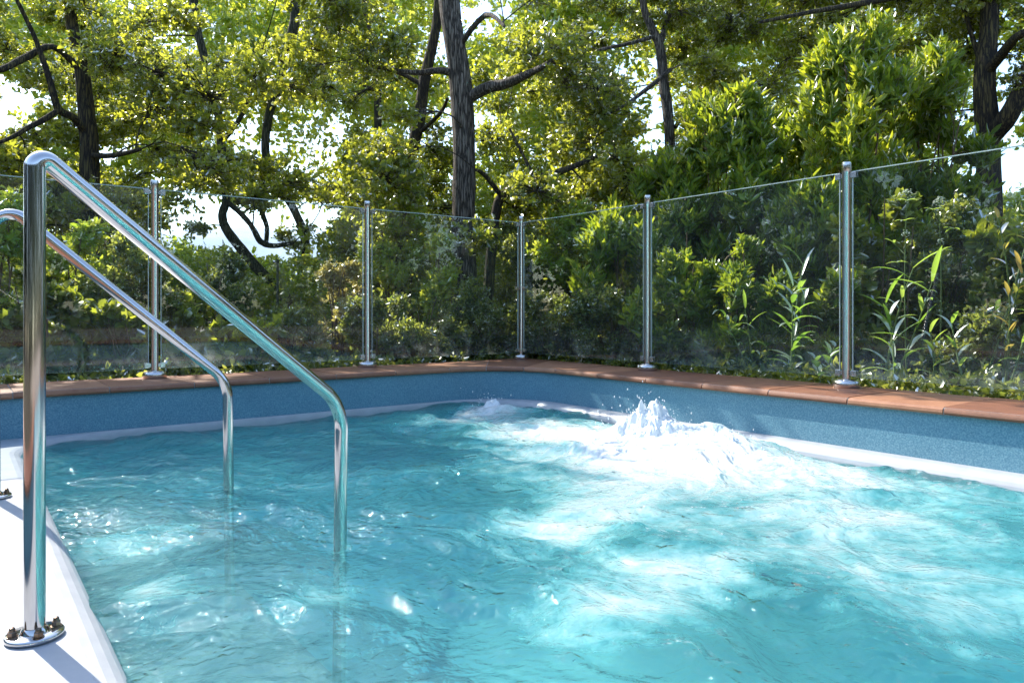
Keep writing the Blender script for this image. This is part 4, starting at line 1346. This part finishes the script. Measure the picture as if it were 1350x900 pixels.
# leaf litter
n = 1500
lt = np.array([W(*( (g.uniform(CO['u1'] + .02, CO['u1'] + 2.5), g.uniform(-1, 7)) if g.uniform() < .5 else (g.uniform(-4, 5), g.uniform(CO['v1'] + .02, CO['v1'] + 2.5))), 0.206) for _ in range(n)])
ll = leaf_object('fallen_leaves', [leaf_arrays(lt, unit(g.normal(size=(n, 3)) * np.array([1, 1, .1])), 3, 0.055, .5, .05, g, up=0, lay=3, tint_mean=.6)], M['leaf_dry'])
set_props(ll, 'dry fallen leaves on the soil behind the fence', 'fallen leaves', kind='stuff')

chunks = []
for _ in range(1000):
    px = g.uniform(-250, 1600); Yd = g.uniform(13.5, 17)
    top = 330 if px < 480 else -60
    py = g.uniform(-60, 405)
    if px < 430 and 270 < py < 350 and px > 190: continue
    r = g.uniform(0.7, 1.4); rp = r / Yd * F
    if in_gap(px, py, rp * 0.8): continue
    if g.uniform() < 0.25: continue
    c = at(px, py, Yd)
    k = 70
    off = unit(g.normal(size=(k, 3))) * (g.uniform(.1, 1, (k, 1)) ** .5)
    tips = c + off * np.array([r, r, r * .7])
    chunks.append(leaf_arrays(tips, unit(off + g.normal(0, .4, (k, 3))), 8, 0.12, .6, .3, g, tint_mean=.5 + g.normal(0, .06), tint_sd=.18))
for _ in range(520):
    px = g.uniform(-250, 1650); Yd = g.uniform(9.5, 13.5)
    py = g.uniform(345 if px < 430 else 270, 425)
    if 555 < px < 580 and 335 < py < 375: continue
    r = g.uniform(0.35, 0.7); c = at(px, py, Yd); k = 60
    off = unit(g.normal(size=(k, 3))) * (g.uniform(.1, 1, (k, 1)) ** .5)
    chunks.append(leaf_arrays(c + off * np.array([r, r, r * .8]), unit(off + g.normal(0, .4, (k, 3))), 8, 0.075, .6, .2, g, tint_mean=.42 + g.normal(0, .1), tint_sd=.2))
wd = leaf_object('far_woods', chunks, M['leaf_bright'])
back = []  # unseen dark woods added to keep bright sky out of the glass reflections
for _ in range(950):
    a_ = g.uniform(math.radians(60), math.radians(300)); d_ = g.uniform(15.5, 18.5)
    if math.cos(a_) > 0.62: continue
    c = np.array([math.sin(a_) * d_, math.cos(a_) * d_ + 1.5, g.uniform(0.5, 6.5)])
    k = 60; r = g.uniform(0.8, 1.4)
    off = unit(g.normal(size=(k, 3))) * (g.uniform(.1, 1, (k, 1)) ** .5)
    back.append(leaf_arrays(c + off * r, unit(off + g.normal(0, .4, (k, 3))), 8, 0.17, .6, .3, g, tint_mean=.3, tint_sd=.18))
bw = leaf_object('screen_woods', back, M['leaf_screen'])
set_props(bw, 'unseen dark woods added to block sky reflections in the glass', 'woodland', kind='stuff')
set_props(wd, 'far mass of backlit woodland foliage behind the nearer trees', 'woodland', kind='stuff')

# ------------------------------------------------------------------ small things behind the fence
root = empty('garden_stake', tuple(at(365, 409, 8.6) * np.array([1, 1, 0]) + np.array([0, 0, .19])), 'slim dark stake with short cross arm beside the leaning mossy trunk', 'stake')
p0 = at(365, 409, 8.6); zt = at(365, 342, 8.6)[2]
m, t, p = mat('stake_wood'); n1 = noise(t, 25, 4)
r = ramp(t, n1.outputs[0], [(0.3, (0.05, 0.06, 0.03)), (0.7, (0.12, 0.12, 0.07))]); t.links.new(r.outputs[0], p.inputs['Base Color']); p.inputs['Roughness'].default_value = .8
mb = MB(); mb.tube([(p0[0], p0[1], .15), (p0[0] + .01, p0[1], zt)], [.017, .015], 10); mb.build('post', m, root, sharp=50)
mb = MB(); mb.tube([(p0[0] - .045, p0[1], zt - .035), (p0[0] + .02, p0[1], zt - .033)], .011, 8); mb.build('cross_arm', m, root, sharp=50)
# pale house far behind
m1_, t, p = mat('pale_render'); n1 = noise(t, 4, 5)
r = ramp(t, n1.outputs[0], [(0.3, (0.50, 0.50, 0.50)), (0.7, (0.62, 0.62, 0.61))]); t.links.new(r.outputs[0], p.inputs['Base Color']); p.inputs['Roughness'].default_value = .8
m2_, t, p = mat('grey_roof'); n1 = noise(t, 8, 5)
r = ramp(t, n1.outputs[0], [(0.3, (0.30, 0.28, 0.27)), (0.7, (0.42, 0.40, 0.39))]); t.links.new(r.outputs[0], p.inputs['Base Color']); p.inputs['Roughness'].default_value = .8
hc = at(556, 409, 30); root = empty('house', (hc[0], hc[1], .19), 'pale house glimpsed far off through the gap left of the thick oak', 'house')
mb = MB(); mb.box((hc[0], hc[1] + 2, 1.25), (2.2, 0, 0), (0, 2.0, 0), (0, 0, 1.1)); mb.build('wall', m1_, root, smooth=False)
mb = MB()
x0, x1, y0, y1 = hc[0] - 2.5, hc[0] + 2.5, hc[1] - .3, hc[1] + 4.3
mb.add([(x0, y0, 2.36), (x1, y0, 2.36), (x1, y1, 2.36), (x0, y1, 2.36), (x0 + .3, (y0 + y1) / 2, 3.4), (x1 - .3, (y0 + y1) / 2, 3.4)],
       [(0, 3, 2, 1), (0, 1, 5, 4), (2, 3, 4, 5), (1, 2, 5), (3, 0, 4)])
mb.build('roof', m2_, root, smooth=False)
